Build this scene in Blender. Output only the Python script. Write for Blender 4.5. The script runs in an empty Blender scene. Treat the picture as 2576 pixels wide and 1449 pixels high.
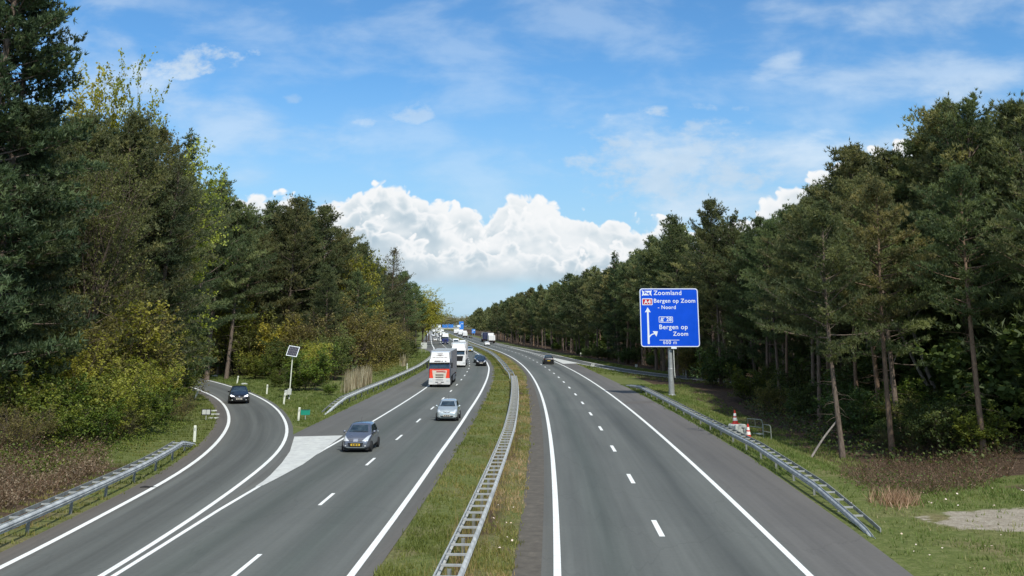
import bpy, bmesh, math, random
import numpy as np
from mathutils import Vector, Matrix
from mathutils.bvhtree import BVHTree

PI = math.pi
SC = bpy.context.scene
COL = SC.collection
random.seed(7)

# ------------------------------------------------------------------ survey of the place (photo -> metres)
F, YH, HC = 2580.0, 819.0, 6.9          # focal length (px of a 2576 wide frame), horizon row, eye height
TH = math.atan(650.0 / F)               # the phone was tipped up, the picture is the lower part of its frame
CT, ST = math.cos(TH), math.sin(TH)


def G(x, y, h=0.0):
    """pixel of the surveyed frame -> ground position (X, Y) of something h above the road"""
    d = F * (HC - h) / CT / (y - YH)
    return ((x - 1288) / F * d, (d + (HC - h) * ST) / CT)


def UW(x, y):
    xc, yc = (x - 1288) / F, -(y - 169) / F
    fy = CT - ST * yc
    return xc / fy, (ST + CT * yc) / fy


def c(Y):
    """left edge line of the right carriageway"""
    if Y <= 330:
        return 3.02 - (Y - 120.0) ** 2 / 4500.0
    d = Y - 330
    return 3.02 - 9.8 - (0.09333 * d - 0.0163 * (d - 60 * (1 - math.exp(-d / 60.0))))


def lerp_t(tab, v):
    if v <= tab[0][0]:
        return tab[0][1]
    for (a, b), (p, q) in zip(tab, tab[1:]):
        if v <= p:
            return b + (q - b) * (v - a) / (p - a)
    return tab[-1][1]


def heading(Y):
    return math.atan2(c(Y + 1) - c(Y - 1), 2.0)     # dx/dy of the motorway


# ------------------------------------------------------------------ properties
def tag(o, label=None, cat=None, group=None, kind=None):
    if label: o['label'] = label
    if cat: o['category'] = cat
    if group: o['group'] = group
    if kind: o['kind'] = kind
    return o


def empty(name, loc, rz=0.0, label=None, cat=None, group=None, scale=1.0):
    o = bpy.data.objects.new(name, None)
    o.empty_display_size = 0.3
    COL.objects.link(o)
    o.location = loc
    o.rotation_euler = (0, 0, rz)
    o.scale = (scale, scale, scale)
    return tag(o, label, cat, group)


def link(name, me, parent=None, loc=None):
    o = bpy.data.objects.new(name, me)
    COL.objects.link(o)
    if parent: o.parent = parent
    if loc is not None: o.location = loc
    return o


KIDS = {}


def copy_tree(o, parent=None):
    k = o.copy()
    COL.objects.link(k)
    k.parent = parent
    for ch in list(o.children):
        copy_tree(ch, k)
    return k


# ------------------------------------------------------------------ mesh builders
class MB:
    def __init__(s):
        s.v, s.f = [], []

    def add(s, vs, fs):
        b = len(s.v)
        s.v += [tuple(p) for p in vs]
        s.f += [tuple(i + b for i in f) for f in fs]
        return s

    def box(s, cx, cy, cz, sx, sy, sz, M=None):
        vs = [Vector((cx + i * sx / 2, cy + j * sy / 2, cz + k * sz / 2)) for k in (-1, 1) for j in (-1, 1) for i in (-1, 1)]
        if M is not None: vs = [M @ p for p in vs]
        return s.add(vs, [(0, 2, 3, 1), (4, 5, 7, 6), (0, 1, 5, 4), (2, 6, 7, 3), (0, 4, 6, 2), (1, 3, 7, 5)])

    def prism(s, poly, y0, y1):
        """polygon in x,z extruded along y"""
        n = len(poly)
        vs = [(x, y0, z) for x, z in poly] + [(x, y1, z) for x, z in poly]
        fs = [tuple(range(n)), tuple(range(2 * n - 1, n - 1, -1))]
        fs += [(i, i + n, (i + 1) % n + n, (i + 1) % n) for i in range(n)]
        return s.add(vs, fs)

    def prism_x(s, poly, x0, x1):
        """polygon in y,z extruded along x"""
        n = len(poly)
        vs = [(x0, y, z) for y, z in poly] + [(x1, y, z) for y, z in poly]
        fs = [tuple(range(n - 1, -1, -1)), tuple(range(n, 2 * n))]
        fs += [((i + 1) % n, (i + 1) % n + n, i + n, i) for i in range(n)]
        return s.add(vs, fs)

    def tube(s, pts, rad, n=8, cap=True):
        pts = [Vector(p) for p in pts]
        if not hasattr(rad, '__len__'): rad = [rad] * len(pts)
        vs, fs = [], []
        for i, p in enumerate(pts):
            t = (pts[min(i + 1, len(pts) - 1)] - pts[max(i - 1, 0)])
            t.normalize()
            a = t.cross(Vector((0.31, 0.22, 0.93)))
            if a.length < 0.1: a = t.cross(Vector((1, 0, 0)))
            a.normalize()
            b = t.cross(a)
            for k in range(n):
                q = 2 * PI * k / n
                vs.append(p + (a * math.cos(q) + b * math.sin(q)) * rad[i])
        for i in range(len(pts) - 1):
            for k in range(n):
                fs.append((i * n + k, i * n + (k + 1) % n, (i + 1) * n + (k + 1) % n, (i + 1) * n + k))
        if cap:
            fs.append(tuple(range(n - 1, -1, -1)))
            fs.append(tuple(range((len(pts) - 1) * n, len(pts) * n)))
        return s.add(vs, fs)

    def lathe(s, prof, n=20, M=None):
        """prof (r,z) round z"""
        vs, fs = [], []
        for r, z in prof:
            for k in range(n):
                p = Vector((r * math.cos(2 * PI * k / n), r * math.sin(2 * PI * k / n), z))
                vs.append(M @ p if M is not None else p)
        for i in range(len(prof) - 1):
            for k in range(n):
                fs.append((i * n + k, i * n + (k + 1) % n, (i + 1) * n + (k + 1) % n, (i + 1) * n + k))
        fs.append(tuple(range(n - 1, -1, -1)))
        fs.append(tuple(range((len(prof) - 1) * n, len(prof) * n)))
        return s.add(vs, fs)

    def mesh(s, name, mat, smooth=False):
        me = bpy.data.meshes.new(name)
        me.from_pydata(s.v, [], s.f)
        me.materials.append(mat)
        if smooth: me.polygons.foreach_set('use_smooth', [True] * len(me.polygons))
        me.update()
        return me

    def build(s, name, mat, parent=None, bevel=0.0, smooth=False, seg=2):
        o = link(name, s.mesh(name, mat, smooth), parent)
        if bevel:
            m = o.modifiers.new('bevel', 'BEVEL')
            m.width = bevel; m.segments = seg; m.limit_method = 'ANGLE'; m.angle_limit = 0.6
            m.harden_normals = False
        return o


def np_mesh(name, V, Fa, mat, tint=None, uv=None, smooth=False):
    """V (n,3), Fa (m,k)"""
    V = np.asarray(V, dtype=np.float32)
    Fa = np.asarray(Fa, dtype=np.int32)
    me = bpy.data.meshes.new(name)
    m, k = Fa.shape
    me.vertices.add(len(V)); me.vertices.foreach_set('co', V.ravel())
    me.loops.add(m * k); me.loops.foreach_set('vertex_index', Fa.ravel())
    me.polygons.add(m); me.polygons.foreach_set('loop_start', np.arange(m, dtype=np.int32) * k)
    if smooth: me.polygons.foreach_set('use_smooth', np.ones(m, dtype=bool))
    if tint is not None:
        a = me.attributes.new('tint', 'FLOAT', 'POINT')
        a.data.foreach_set('value', np.asarray(tint, dtype=np.float32))
    if uv is not None:
        l = me.uv_layers.new(name='UVMap')
        l.data.foreach_set('uv', np.asarray(uv, dtype=np.float32)[Fa.ravel()].ravel())
    me.materials.append(mat)
    me.update(calc_edges=True)
    me.validate()
    return me


# ------------------------------------------------------------------ materials
class NT:
    def __init__(s, nt):
        s.nt = nt

    def n(s, t, **kw):
        nd = s.nt.nodes.new(t)
        for k, v in kw.items():
            if k == 'inp':
                for i, val in v.items(): s.set(nd, i, val)
            else:
                setattr(nd, k, v)
        return nd

    def set(s, nd, i, val):
        if hasattr(val, 'is_linked') or isinstance(val, bpy.types.NodeSocket):
            s.nt.links.new(val, nd.inputs[i])
        else:
            nd.inputs[i].default_value = val

    def math(s, op, a, b=0.0, cc=None, clamp=False):
        nd = s.nt.nodes.new('ShaderNodeMath'); nd.operation = op; nd.use_clamp = clamp
        s.set(nd, 0, a); s.set(nd, 1, b)
        if cc is not None: s.set(nd, 2, cc)
        return nd.outputs[0]

    def smooth(s, v, a, b, lo=0.0, hi=1.0):
        nd = s.nt.nodes.new('ShaderNodeMapRange'); nd.interpolation_type = 'SMOOTHSTEP'
        s.set(nd, 0, v); s.set(nd, 1, a); s.set(nd, 2, b); s.set(nd, 3, lo); s.set(nd, 4, hi)
        return nd.outputs[0]

    def lin(s, v, a, b, lo=0.0, hi=1.0):
        nd = s.nt.nodes.new('ShaderNodeMapRange')
        s.set(nd, 0, v); s.set(nd, 1, a); s.set(nd, 2, b); s.set(nd, 3, lo); s.set(nd, 4, hi)
        return nd.outputs[0]

    def ramp(s, v, stops, interp='LINEAR'):
        nd = s.nt.nodes.new('ShaderNodeValToRGB'); nd.color_ramp.interpolation = interp
        el = nd.color_ramp.elements
        while len(el) < len(stops): el.new(0.5)
        for e, (p, col) in zip(el, stops):
            e.position = p
            e.color = (col[0], col[1], col[2], 1) if hasattr(col, '__len__') else (col, col, col, 1)
        s.set(nd, 0, v)
        return nd.outputs[0]

    def mix(s, f, a, b, mode='MIX'):
        nd = s.nt.nodes.new('ShaderNodeMix'); nd.data_type = 'RGBA'; nd.blend_type = mode
        s.set(nd, 0, f); s.set(nd, 6, a); s.set(nd, 7, b)
        return nd.outputs[2]

    def noise(s, vec, scale, detail=3.0, rough=0.55, dist=0.0):
        nd = s.nt.nodes.new('ShaderNodeTexNoise')
        if vec is not None: s.set(nd, 'Vector', vec)
        s.set(nd, 'Scale', scale); s.set(nd, 'Detail', detail); s.set(nd, 'Roughness', rough); s.set(nd, 'Distortion', dist)
        return nd.outputs[0]

    def noise2(s, vec, scale, detail=3.0, rough=0.55, dist=0.0):
        nd = s.nt.nodes.new('ShaderNodeTexNoise'); nd.noise_dimensions = '2D'
        s.set(nd, 'Vector', vec)
        s.set(nd, 'Scale', scale); s.set(nd, 'Detail', detail); s.set(nd, 'Roughness', rough); s.set(nd, 'Distortion', dist)
        return nd.outputs[0]

    def comb(s, x, y, z=0.0):
        nd = s.nt.nodes.new('ShaderNodeCombineXYZ')
        s.set(nd, 0, x); s.set(nd, 1, y); s.set(nd, 2, z)
        return nd.outputs[0]

    def sep(s, v):
        nd = s.nt.nodes.new('ShaderNodeSeparateXYZ'); s.set(nd, 0, v)
        return nd.outputs


def new_mat(name):
    m = bpy.data.materials.new(name)
    m.use_nodes = True
    t = NT(m.node_tree)
    b = m.node_tree.nodes['Principled BSDF']
    return m, t, b


def rgb(c4):
    return (c4[0], c4[1], c4[2], 1.0)


def mat_plain(name, col, rough=0.5, metal=0.0, var=0.12, scale=6.0, coat=0.0, spec=0.5):
    m, t, b = new_mat(name)
    tc = t.n('ShaderNodeTexCoord').outputs['Object']
    n = t.noise(tc, scale, 4)
    k = t.lin(n, 0.3, 0.7, 1 - var, 1 + var)
    colr = t.mix(1.0, rgb(col), t.comb(k, k, k), 'MULTIPLY')
    t.set(b, 'Base Color', colr)
    t.set(b, 'Roughness', t.lin(n, 0.3, 0.7, max(0.02, rough - 0.06), min(1, rough + 0.06)))
    b.inputs['Metallic'].default_value = metal
    b.inputs['Coat Weight'].default_value = coat
    b.inputs['Coat Roughness'].default_value = 0.04
    b.inputs['Specular IOR Level'].default_value = spec
    return m


def mat_leaf(name, stops, trans=0.3, objvar=0.25, rough=0.55):
    m, t, b = new_mat(name)
    out = [n for n in m.node_tree.nodes if n.type == 'OUTPUT_MATERIAL'][0]
    at = t.n('ShaderNodeAttribute', attribute_name='tint').outputs['Fac']
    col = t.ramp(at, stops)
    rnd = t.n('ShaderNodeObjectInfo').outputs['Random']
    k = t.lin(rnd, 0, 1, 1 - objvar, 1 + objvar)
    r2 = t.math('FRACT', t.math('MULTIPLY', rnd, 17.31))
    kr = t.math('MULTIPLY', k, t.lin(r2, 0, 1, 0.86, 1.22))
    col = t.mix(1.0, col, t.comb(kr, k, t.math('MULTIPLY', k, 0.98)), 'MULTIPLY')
    t.set(b, 'Base Color', col)
    b.inputs['Roughness'].default_value = rough
    b.inputs['Specular IOR Level'].default_value = 0.25
    tr = t.n('ShaderNodeBsdfTranslucent')
    t.set(tr, 'Color', t.mix(1.0, col, (1.25, 1.2, 0.7, 1), 'MULTIPLY'))
    mx = t.n('ShaderNodeMixShader', inp={0: trans, 1: b.outputs[0], 2: tr.outputs[0]})
    m.node_tree.links.new(mx.outputs[0], out.inputs[0])
    return m


M = {}


def make_materials():
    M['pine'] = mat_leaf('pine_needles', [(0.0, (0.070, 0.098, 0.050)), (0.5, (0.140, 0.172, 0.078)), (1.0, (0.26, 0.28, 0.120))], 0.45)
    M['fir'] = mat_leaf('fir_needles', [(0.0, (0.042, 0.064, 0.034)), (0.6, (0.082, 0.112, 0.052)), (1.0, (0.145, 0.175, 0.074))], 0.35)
    M['spring'] = mat_leaf('spring_leaves', [(0.0, (0.18, 0.21, 0.032)), (0.5, (0.32, 0.345, 0.050)), (1.0, (0.47, 0.48, 0.12))], 0.5)
    M['olive'] = mat_leaf('olive_leaves', [(0.0, (0.095, 0.105, 0.034)), (0.5, (0.180, 0.190, 0.054)), (1.0, (0.30, 0.295, 0.10))], 0.45)
    M['green'] = mat_leaf('shrub_leaves', [(0.0, (0.060, 0.100, 0.022)), (0.5, (0.120, 0.175, 0.030)), (1.0, (0.22, 0.27, 0.045))], 0.4)
    M['darkleaf'] = mat_leaf('understory_leaves', [(0.0, (0.042, 0.072, 0.024)), (0.6, (0.080, 0.128, 0.036)), (1.0, (0.15, 0.195, 0.050))], 0.35)
    M['brownleaf'] = mat_leaf('withered_leaves', [(0.0, (0.080, 0.062, 0.040)), (0.5, (0.155, 0.118, 0.076)), (1.0, (0.29, 0.225, 0.15))], 0.3)
    M['hazel'] = mat_leaf('hazel_buds', [(0.0, (0.105, 0.105, 0.040)), (0.5, (0.180, 0.180, 0.064)), (1.0, (0.28, 0.275, 0.10))], 0.45)
    M['farleaf'] = mat_leaf('far_wood_leaves', [(0.0, (0.24, 0.235, 0.14)), (0.5, (0.33, 0.32, 0.19)), (1.0, (0.42, 0.41, 0.25))], 0.4)  # leaf colour paled to paint in the haze over the far wood
    M['needletwig'] = mat_leaf('thin_pine_needles', [(0.0, (0.062, 0.076, 0.042)), (0.5, (0.105, 0.116, 0.058)), (1.0, (0.17, 0.17, 0.085))], 0.35)
    M['grassblade'] = mat_leaf('grass_blades', [(0.0, (0.102, 0.143, 0.034)), (0.45, (0.178, 0.217, 0.053)), (0.75, (0.295, 0.262, 0.104)), (1.0, (0.465, 0.352, 0.218))], 0.35, 0.0)
    M['reed'] = mat_leaf('reed_stalks', [(0.0, (0.22, 0.16, 0.10)), (0.6, (0.42, 0.34, 0.23)), (1.0, (0.56, 0.49, 0.36))], 0.3, 0.0)
    M['petal'] = mat_leaf('daisy_petals', [(0.0, (0.55, 0.5, 0.36)), (1.0, (0.8, 0.8, 0.74))], 0.2, 0.0)

    # bark
    for key, c1, c2 in (('bark', (0.085, 0.066, 0.052), (0.23, 0.18, 0.142)), ('bark_red', (0.12, 0.085, 0.062), (0.27, 0.185, 0.125)),
                        ('twig', (0.07, 0.052, 0.04), (0.165, 0.13, 0.10)), ('deadwood', (0.13, 0.115, 0.10), (0.32, 0.29, 0.26))):
        m, t, b = new_mat(key)
        tc = t.n('ShaderNodeTexCoord').outputs['Object']
        mp = t.n('ShaderNodeMapping'); t.set(mp, 'Vector', tc); mp.inputs['Scale'].default_value = (6, 6, 1.3)
        n = t.noise(mp.outputs[0], 2.2, 5, 0.65)
        t.set(b, 'Base Color', t.ramp(n, [(0.3, c1), (0.7, c2)]))
        b.inputs['Roughness'].default_value = 0.9
        b.inputs['Specular IOR Level'].default_value = 0.15
        M[key] = m

    # asphalt of the lanes: u = metres across from the motorway's reference line, v = metres along
    def asphalt(name, u0, u1, stops, base_noise=0.10, stain=0.10):
        m, t, b = new_mat(name)
        uv = t.n('ShaderNodeUVMap').outputs[0]
        x, y, _ = t.sep(uv)
        tc = t.n('ShaderNodeTexCoord').outputs['Object']
        wob = t.noise(t.comb(0.0, t.math('MULTIPLY', y, 0.02)), 1.0, 2)
        xx = t.math('ADD', x, t.lin(wob, 0.3, 0.7, -0.2, 0.2))
        col = t.ramp(t.lin(xx, u0, u1), stops)
        st = t.noise(t.comb(t.math('MULTIPLY', x, 1.6), t.math('MULTIPLY', y, 0.035)), 1.0, 4, 0.6)
        bl = t.noise(t.comb(t.math('MULTIPLY', x, 0.25), t.math('MULTIPLY', y, 0.06)), 1.0, 4, 0.6)
        gr = t.noise(tc, 55.0, 2, 0.7)
        md = t.noise(tc, 5.5, 4, 0.75)
        k = t.math('MULTIPLY', t.lin(st, 0.3, 0.7, 1 - stain * 1.3, 1 + stain * 1.3), t.lin(gr, 0.25, 0.75, 1 - base_noise, 1 + base_noise))
        k = t.math('MULTIPLY', k, t.lin(md, 0.3, 0.7, 0.93, 1.07))
        s2 = t.noise(t.comb(t.math('MULTIPLY', x, 5.0), t.math('MULTIPLY', y, 0.05)), 1.0, 3, 0.6)
        k = t.math('MULTIPLY', k, t.lin(s2, 0.3, 0.7, 0.95, 1.05))
        k = t.math('MULTIPLY', k, t.lin(bl, 0.3, 0.7, 0.93, 1.07))
        # dark blemishes and drips
        sp = t.noise(t.comb(t.math('MULTIPLY', x, 1.0), t.math('MULTIPLY', y, 0.33)), 0.9, 2, 0.4)
        k = t.math('MULTIPLY', k, t.smooth(sp, 0.70, 0.80, 1.0, 0.86))
        # paving joints across the lanes, a few re-laid fields and fine cracks
        cell = t.n('ShaderNodeTexVoronoi', voronoi_dimensions='2D', feature='DISTANCE_TO_EDGE')
        t.set(cell, 'Vector', t.comb(t.math('ADD', t.math('MULTIPLY', x, 0.22), t.math('MULTIPLY', st, 0.5)), t.math('MULTIPLY', y, 0.10))); cell.inputs['Scale'].default_value = 1.0
        k = t.math('MULTIPLY', k, t.smooth(cell.outputs[0], 0.002, 0.012, 0.90, 1.0))
        fld = t.n('ShaderNodeTexVoronoi', voronoi_dimensions='1D', feature='F1'); fld.inputs['Scale'].default_value = 1.0
        t.set(fld, 'W', t.math('MULTIPLY', y, 0.022))
        fc_ = t.sep(fld.outputs['Color'])[0]
        k = t.math('MULTIPLY', k, t.lin(fc_, 0, 1, 0.955, 1.045))
        t.set(b, 'Base Color', t.mix(1.0, col, t.comb(k, k, k), 'MULTIPLY'))
        t.set(b, 'Roughness', t.lin(gr, 0.2, 0.8, 0.72, 0.9))
        b.inputs['Specular IOR Level'].default_value = 0.35
        bp = t.n('ShaderNodeBump'); bp.inputs['Strength'].default_value = 0.25; bp.inputs['Distance'].default_value = 0.01
        t.set(bp, 'Height', gr); m.node_tree.links.new(bp.outputs[0], b.inputs['Normal'])
        return m
    L = (0.113, 0.119, 0.105); D = (0.076, 0.081, 0.072); S = (0.126, 0.122, 0.109); W = (0.124, 0.130, 0.115)
    span = 12.0
    def st(*a): return [((u + 1.0) / span, col) for u, col in a]
    M['asphalt_r'] = asphalt('asphalt_right', -1.0, 11.0, st((-0.9, (0.109, 0.102, 0.088)), (-0.2, (0.114, 0.115, 0.098)), (0.25, W), (0.8, L), (1.7, (0.091, 0.101, 0.087)), (2.6, L),
                             (3.2, W), (3.9, W), (4.6, L), (5.35, D), (6.1, L), (6.8, W), (7.25, W), (7.5, S), (8.6, (0.116, 0.111, 0.100)), (10.0, (0.134, 0.126, 0.112))))
    def st2(*a): return [((u + 21.0) / 17.0, col) for u, col in a]
    M['asphalt_l'] = asphalt('asphalt_left', -21.0, -4.0, st2((-20.5, S), (-16.4, S), (-13.4, (0.124, 0.124, 0.107)), (-12.9, W), (-12.2, L), (-11.2, (0.087, 0.096, 0.082)), (-10.3, L), (-9.6, W),
                             (-8.9, L), (-7.9, (0.093, 0.104, 0.089)), (-7.0, L), (-6.3, W), (-6.0, (0.118, 0.118, 0.102)), (-5.2, (0.118, 0.108, 0.092))))
    M['asphalt_ramp'] = asphalt('asphalt_ramp', -1.0, 7.0, [(0.0, (0.126, 0.111, 0.091)), (0.14, (0.116, 0.107, 0.091)), (0.28, W), (0.40, (0.089, 0.092, 0.081)), (0.5, L), (0.60, (0.086, 0.090, 0.079)), (0.75, L), (0.85, W), (1.0, S)], 0.10, 0.12)

    # old concrete gutter strip
    m, t, b = new_mat('gutter_concrete')
    uv = t.n('ShaderNodeUVMap').outputs[0]
    x, y, _ = t.sep(uv)
    tc = t.n('ShaderNodeTexCoord').outputs['Object']
    n = t.noise(tc, 2.2, 6, 0.7)
    col = t.ramp(n, [(0.25, (0.060, 0.050, 0.037)), (0.55, (0.105, 0.092, 0.070)), (0.8, (0.18, 0.155, 0.115))])
    fr = t.math('FRACT', t.math('DIVIDE', y, 2.5))
    col = t.mix(t.smooth(fr, 0.0, 0.018, 0.6, 0.0), col, (0.025, 0.023, 0.02, 1))
    t.set(b, 'Base Color', col); b.inputs['Roughness'].default_value = 0.92
    M['gutter'] = m

    # marking paint, laid in strips with visible joints
    m, t, b = new_mat('marking_paint')
    uv = t.n('ShaderNodeUVMap').outputs[0]
    x, y, _ = t.sep(uv)
    tc = t.n('ShaderNodeTexCoord').outputs['Object']
    n = t.noise(tc, 7.0, 6, 0.7)
    n2 = t.noise(tc, 0.6, 3, 0.5)
    col = t.ramp(n, [(0.26, (0.55, 0.56, 0.52)), (0.38, (0.86, 0.87, 0.81)), (0.8, (0.90, 0.91, 0.85))])
    col = t.mix(t.lin(n2, 0.3, 0.7, 0.0, 0.18), col, (0.60, 0.61, 0.57, 1))
    tr_ = t.noise(t.comb(t.math('MULTIPLY', x, 9.0), t.math('MULTIPLY', y, 0.25)), 1.0, 4, 0.65)
    col = t.mix(t.lin(tr_, 0.5, 0.75, 0.0, 0.45), col, (0.42, 0.43, 0.41, 1))
    fr = t.math('FRACT', t.math('DIVIDE', y, 0.92))
    col = t.mix(t.smooth(fr, 0.0, 0.035, 0.7, 0.0), col, (0.16, 0.17, 0.17, 1))
    t.set(b, 'Base Color', col); b.inputs['Roughness'].default_value = 0.6
    M['paint'] = m
    m, t, b = new_mat('worn_paint')
    tc = t.n('ShaderNodeTexCoord').outputs['Object']
    n = t.noise(tc, 1.6, 7, 0.7)
    mp = t.n('ShaderNodeMapping'); t.set(mp, 'Vector', tc); mp.inputs['Scale'].default_value = (2.2, 0.25, 1)
    n2 = t.noise(mp.outputs[0], 1.0, 5, 0.6)
    col = t.ramp(n, [(0.28, (0.36, 0.36, 0.33)), (0.45, (0.56, 0.57, 0.52)), (0.8, (0.68, 0.69, 0.63))])
    col = t.mix(t.lin(n2, 0.45, 0.75, 0.0, 0.5), col, (0.42, 0.42, 0.41, 1))
    t.set(b, 'Base Color', col); b.inputs['Roughness'].default_value = 0.7
    M['worn'] = m

    # ground: zone attribute r = leaf litter (and painted shade under the median barrier), g = sand, b = lush
    m, t, b = new_mat('ground_cover')
    tc = t.n('ShaderNodeTexCoord').outputs['Object']
    at = t.n('ShaderNodeVertexColor', layer_name='zone').outputs[0]
    z = t.n('ShaderNodeSeparateColor'); t.set(z, 0, at)
    n1 = t.noise(tc, 0.35, 5, 0.62); n2 = t.noise(tc, 2.6, 6, 0.7); n3 = t.noise(tc, 14.0, 4, 0.7)
    g1 = t.ramp(n2, [(0.25, (0.070, 0.090, 0.026)), (0.5, (0.120, 0.145, 0.042)), (0.75, (0.20, 0.20, 0.085))])
    g2 = t.ramp(n2, [(0.25, (0.105, 0.085, 0.042)), (0.5, (0.18, 0.16, 0.075)), (0.75, (0.26, 0.22, 0.12))])
    dry = t.math('SUBTRACT', t.lin(n1, 0.38, 0.62, 0.0, 1.0), z.outputs[2], clamp=True)
    gr = t.mix(dry, g1, g2)
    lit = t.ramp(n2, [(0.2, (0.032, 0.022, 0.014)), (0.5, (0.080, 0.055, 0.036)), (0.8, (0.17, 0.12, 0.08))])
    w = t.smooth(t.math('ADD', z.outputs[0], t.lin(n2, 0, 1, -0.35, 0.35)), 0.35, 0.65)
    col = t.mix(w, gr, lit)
    sand = t.ramp(n2, [(0.25, (0.21, 0.175, 0.125)), (0.6, (0.37, 0.33, 0.26)), (0.8, (0.45, 0.41, 0.33))])
    w2 = t.smooth(t.math('ADD', z.outputs[1], t.lin(n2, 0, 1, -0.3, 0.3)), 0.4, 0.6)
    col = t.mix(w2, col, sand)
    k = t.lin(n3, 0.25, 0.75, 0.65, 1.35)
    t.set(b, 'Base Color', t.mix(1.0, col, t.comb(k, k, k), 'MULTIPLY'))
    b.inputs['Roughness'].default_value = 0.95
    b.inputs['Specular IOR Level'].default_value = 0.1
    bp = t.n('ShaderNodeBump'); bp.inputs['Strength'].default_value = 0.7; bp.inputs['Distance'].default_value = 0.12
    t.set(bp, 'Height', t.math('ADD', n2, t.math('MULTIPLY', n3, 0.5))); m.node_tree.links.new(bp.outputs[0], b.inputs['Normal'])
    M['ground'] = m

    M['galv'] = mat_plain('galvanised_steel', (0.46, 0.475, 0.455), 0.6, 0.15, 0.3, 2.2)
    M['galv_dull'] = mat_plain('weathered_steel', (0.22, 0.23, 0.215), 0.65, 0.1, 0.35, 3.0)
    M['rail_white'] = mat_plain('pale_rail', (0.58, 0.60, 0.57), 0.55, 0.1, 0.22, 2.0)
    M['pole_grey'] = mat_plain('grey_pole', (0.36, 0.38, 0.38), 0.5, 0.3, 0.15, 2.0)
    M['post_white'] = mat_plain('post_white', (0.72, 0.74, 0.62), 0.55, 0, 0.1, 6.0)
    M['post_black'] = mat_plain('post_black', (0.02, 0.02, 0.022), 0.5, 0, 0.1, 6.0)
    M['sign_blue'] = mat_plain('sign_blue', (0.002, 0.082, 0.68), 0.5, 0, 0.06, 1.0, 0.0, 0.2)
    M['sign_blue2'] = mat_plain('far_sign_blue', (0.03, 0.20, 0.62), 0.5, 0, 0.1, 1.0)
    M['sign_white'] = mat_plain('sign_white', (0.80, 0.86, 0.90), 0.4, 0, 0.04, 2.0)
    M['sign_red'] = mat_plain('sign_red', (0.50, 0.008, 0.035), 0.4, 0, 0.05, 2.0)
    M['sign_green'] = mat_plain('sign_green', (0.010, 0.26, 0.17), 0.45, 0, 0.05, 2.0)
    M['cone_orange'] = mat_plain('cone_red', (0.55, 0.035, 0.02), 0.5, 0, 0.15, 8.0)
    M['cone_white'] = mat_plain('cone_white', (0.85, 0.80, 0.74), 0.4, 0, 0.08, 8.0)
    M['concrete'] = mat_plain('concrete', (0.48, 0.50, 0.46), 0.85, 0, 0.2, 7.0)
    M['panel_cell'] = mat_plain('solar_cells', (0.035, 0.038, 0.055), 0.2, 0, 0.15, 10.0)
    M['grey_box'] = mat_plain('cabinet_grey', (0.55, 0.57, 0.53), 0.5, 0, 0.1, 6.0)
    M['handrail'] = mat_plain('handrail_steel', (0.27, 0.29, 0.25), 0.5, 0.2, 0.15, 6.0)
    # vehicles
    M['p_grey'] = mat_plain('paint_graphite', (0.17, 0.182, 0.215), 0.3, 0.55, 0.05, 2.0, 1.0)
    M['p_silver'] = mat_plain('paint_silver', (0.50, 0.56, 0.56), 0.32, 0.5, 0.04, 2.0, 1.0)
    M['p_black'] = mat_plain('paint_black', (0.008, 0.008, 0.009), 0.28, 0.0, 0.1, 2.0, 0.3)
    M['p_white'] = mat_plain('paint_white', (0.78, 0.79, 0.78), 0.35, 0.0, 0.06, 1.5, 0.6)
    M['p_teal'] = mat_plain('paint_dark_teal', (0.02, 0.035, 0.042), 0.25, 0.3, 0.1, 2.0, 1.0)
    M['p_blue'] = mat_plain('paint_blue', (0.03, 0.045, 0.23), 0.3, 0.2, 0.08, 2.0, 0.8)
    M['p_navy'] = mat_plain('paint_navy', (0.022, 0.030, 0.085), 0.35, 0.1, 0.1, 1.5, 0.6)
    M['p_red'] = mat_plain('paint_red', (0.86, 0.060, 0.020), 0.3, 0.0, 0.06, 2.0, 0.8)
    M['p_redmark'] = mat_plain('paint_dull_red', (0.42, 0.03, 0.03), 0.4, 0.0, 0.15, 12.0, 0.3)
    M['p_cream'] = mat_plain('paint_cream', (0.66, 0.60, 0.50), 0.4, 0.0, 0.08, 2.0, 0.5)
    M['tarp'] = mat_plain('trailer_tarp', (0.15, 0.165, 0.19), 0.6, 0.0, 0.12, 0.8)
    M['tarp_white'] = mat_plain('trailer_white', (0.76, 0.77, 0.77), 0.5, 0.0, 0.07, 0.8)
    M['tarp_roof'] = mat_plain('trailer_roof', (0.34, 0.36, 0.35), 0.6, 0.0, 0.1, 0.8)
    M['trim'] = mat_plain('black_trim', (0.014, 0.014, 0.015), 0.55, 0, 0.2, 8.0)
    M['chassis'] = mat_plain('chassis_black', (0.012, 0.012, 0.012), 0.7, 0, 0.2, 4.0)
    M['rubber'] = mat_plain('rubber', (0.016, 0.016, 0.016), 0.8, 0, 0.2, 12.0)
    M['rim'] = mat_plain('rim_alloy', (0.30, 0.31, 0.32), 0.35, 0.6, 0.1, 8.0)
    M['chrome'] = mat_plain('chrome', (0.65, 0.66, 0.68), 0.15, 0.9, 0.05, 8.0)
    M['lamp'] = mat_plain('headlamp_glass', (0.75, 0.78, 0.78), 0.12, 0.35, 0.2, 14.0, 1.0)
    M['taillamp'] = mat_plain('taillamp_red', (0.16, 0.008, 0.008), 0.2, 0.0, 0.1, 10.0, 1.0)
    M['plate_y'] = mat_plain('plate_yellow', (0.72, 0.47, 0.02), 0.5, 0.0, 0.06, 10.0)
    M['plate_w'] = mat_plain('plate_pale', (0.62, 0.58, 0.48), 0.5, 0.0, 0.06, 10.0)
    M['ink'] = mat_plain('dark_ink', (0.03, 0.03, 0.035), 0.6, 0, 0.1, 10.0)
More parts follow.
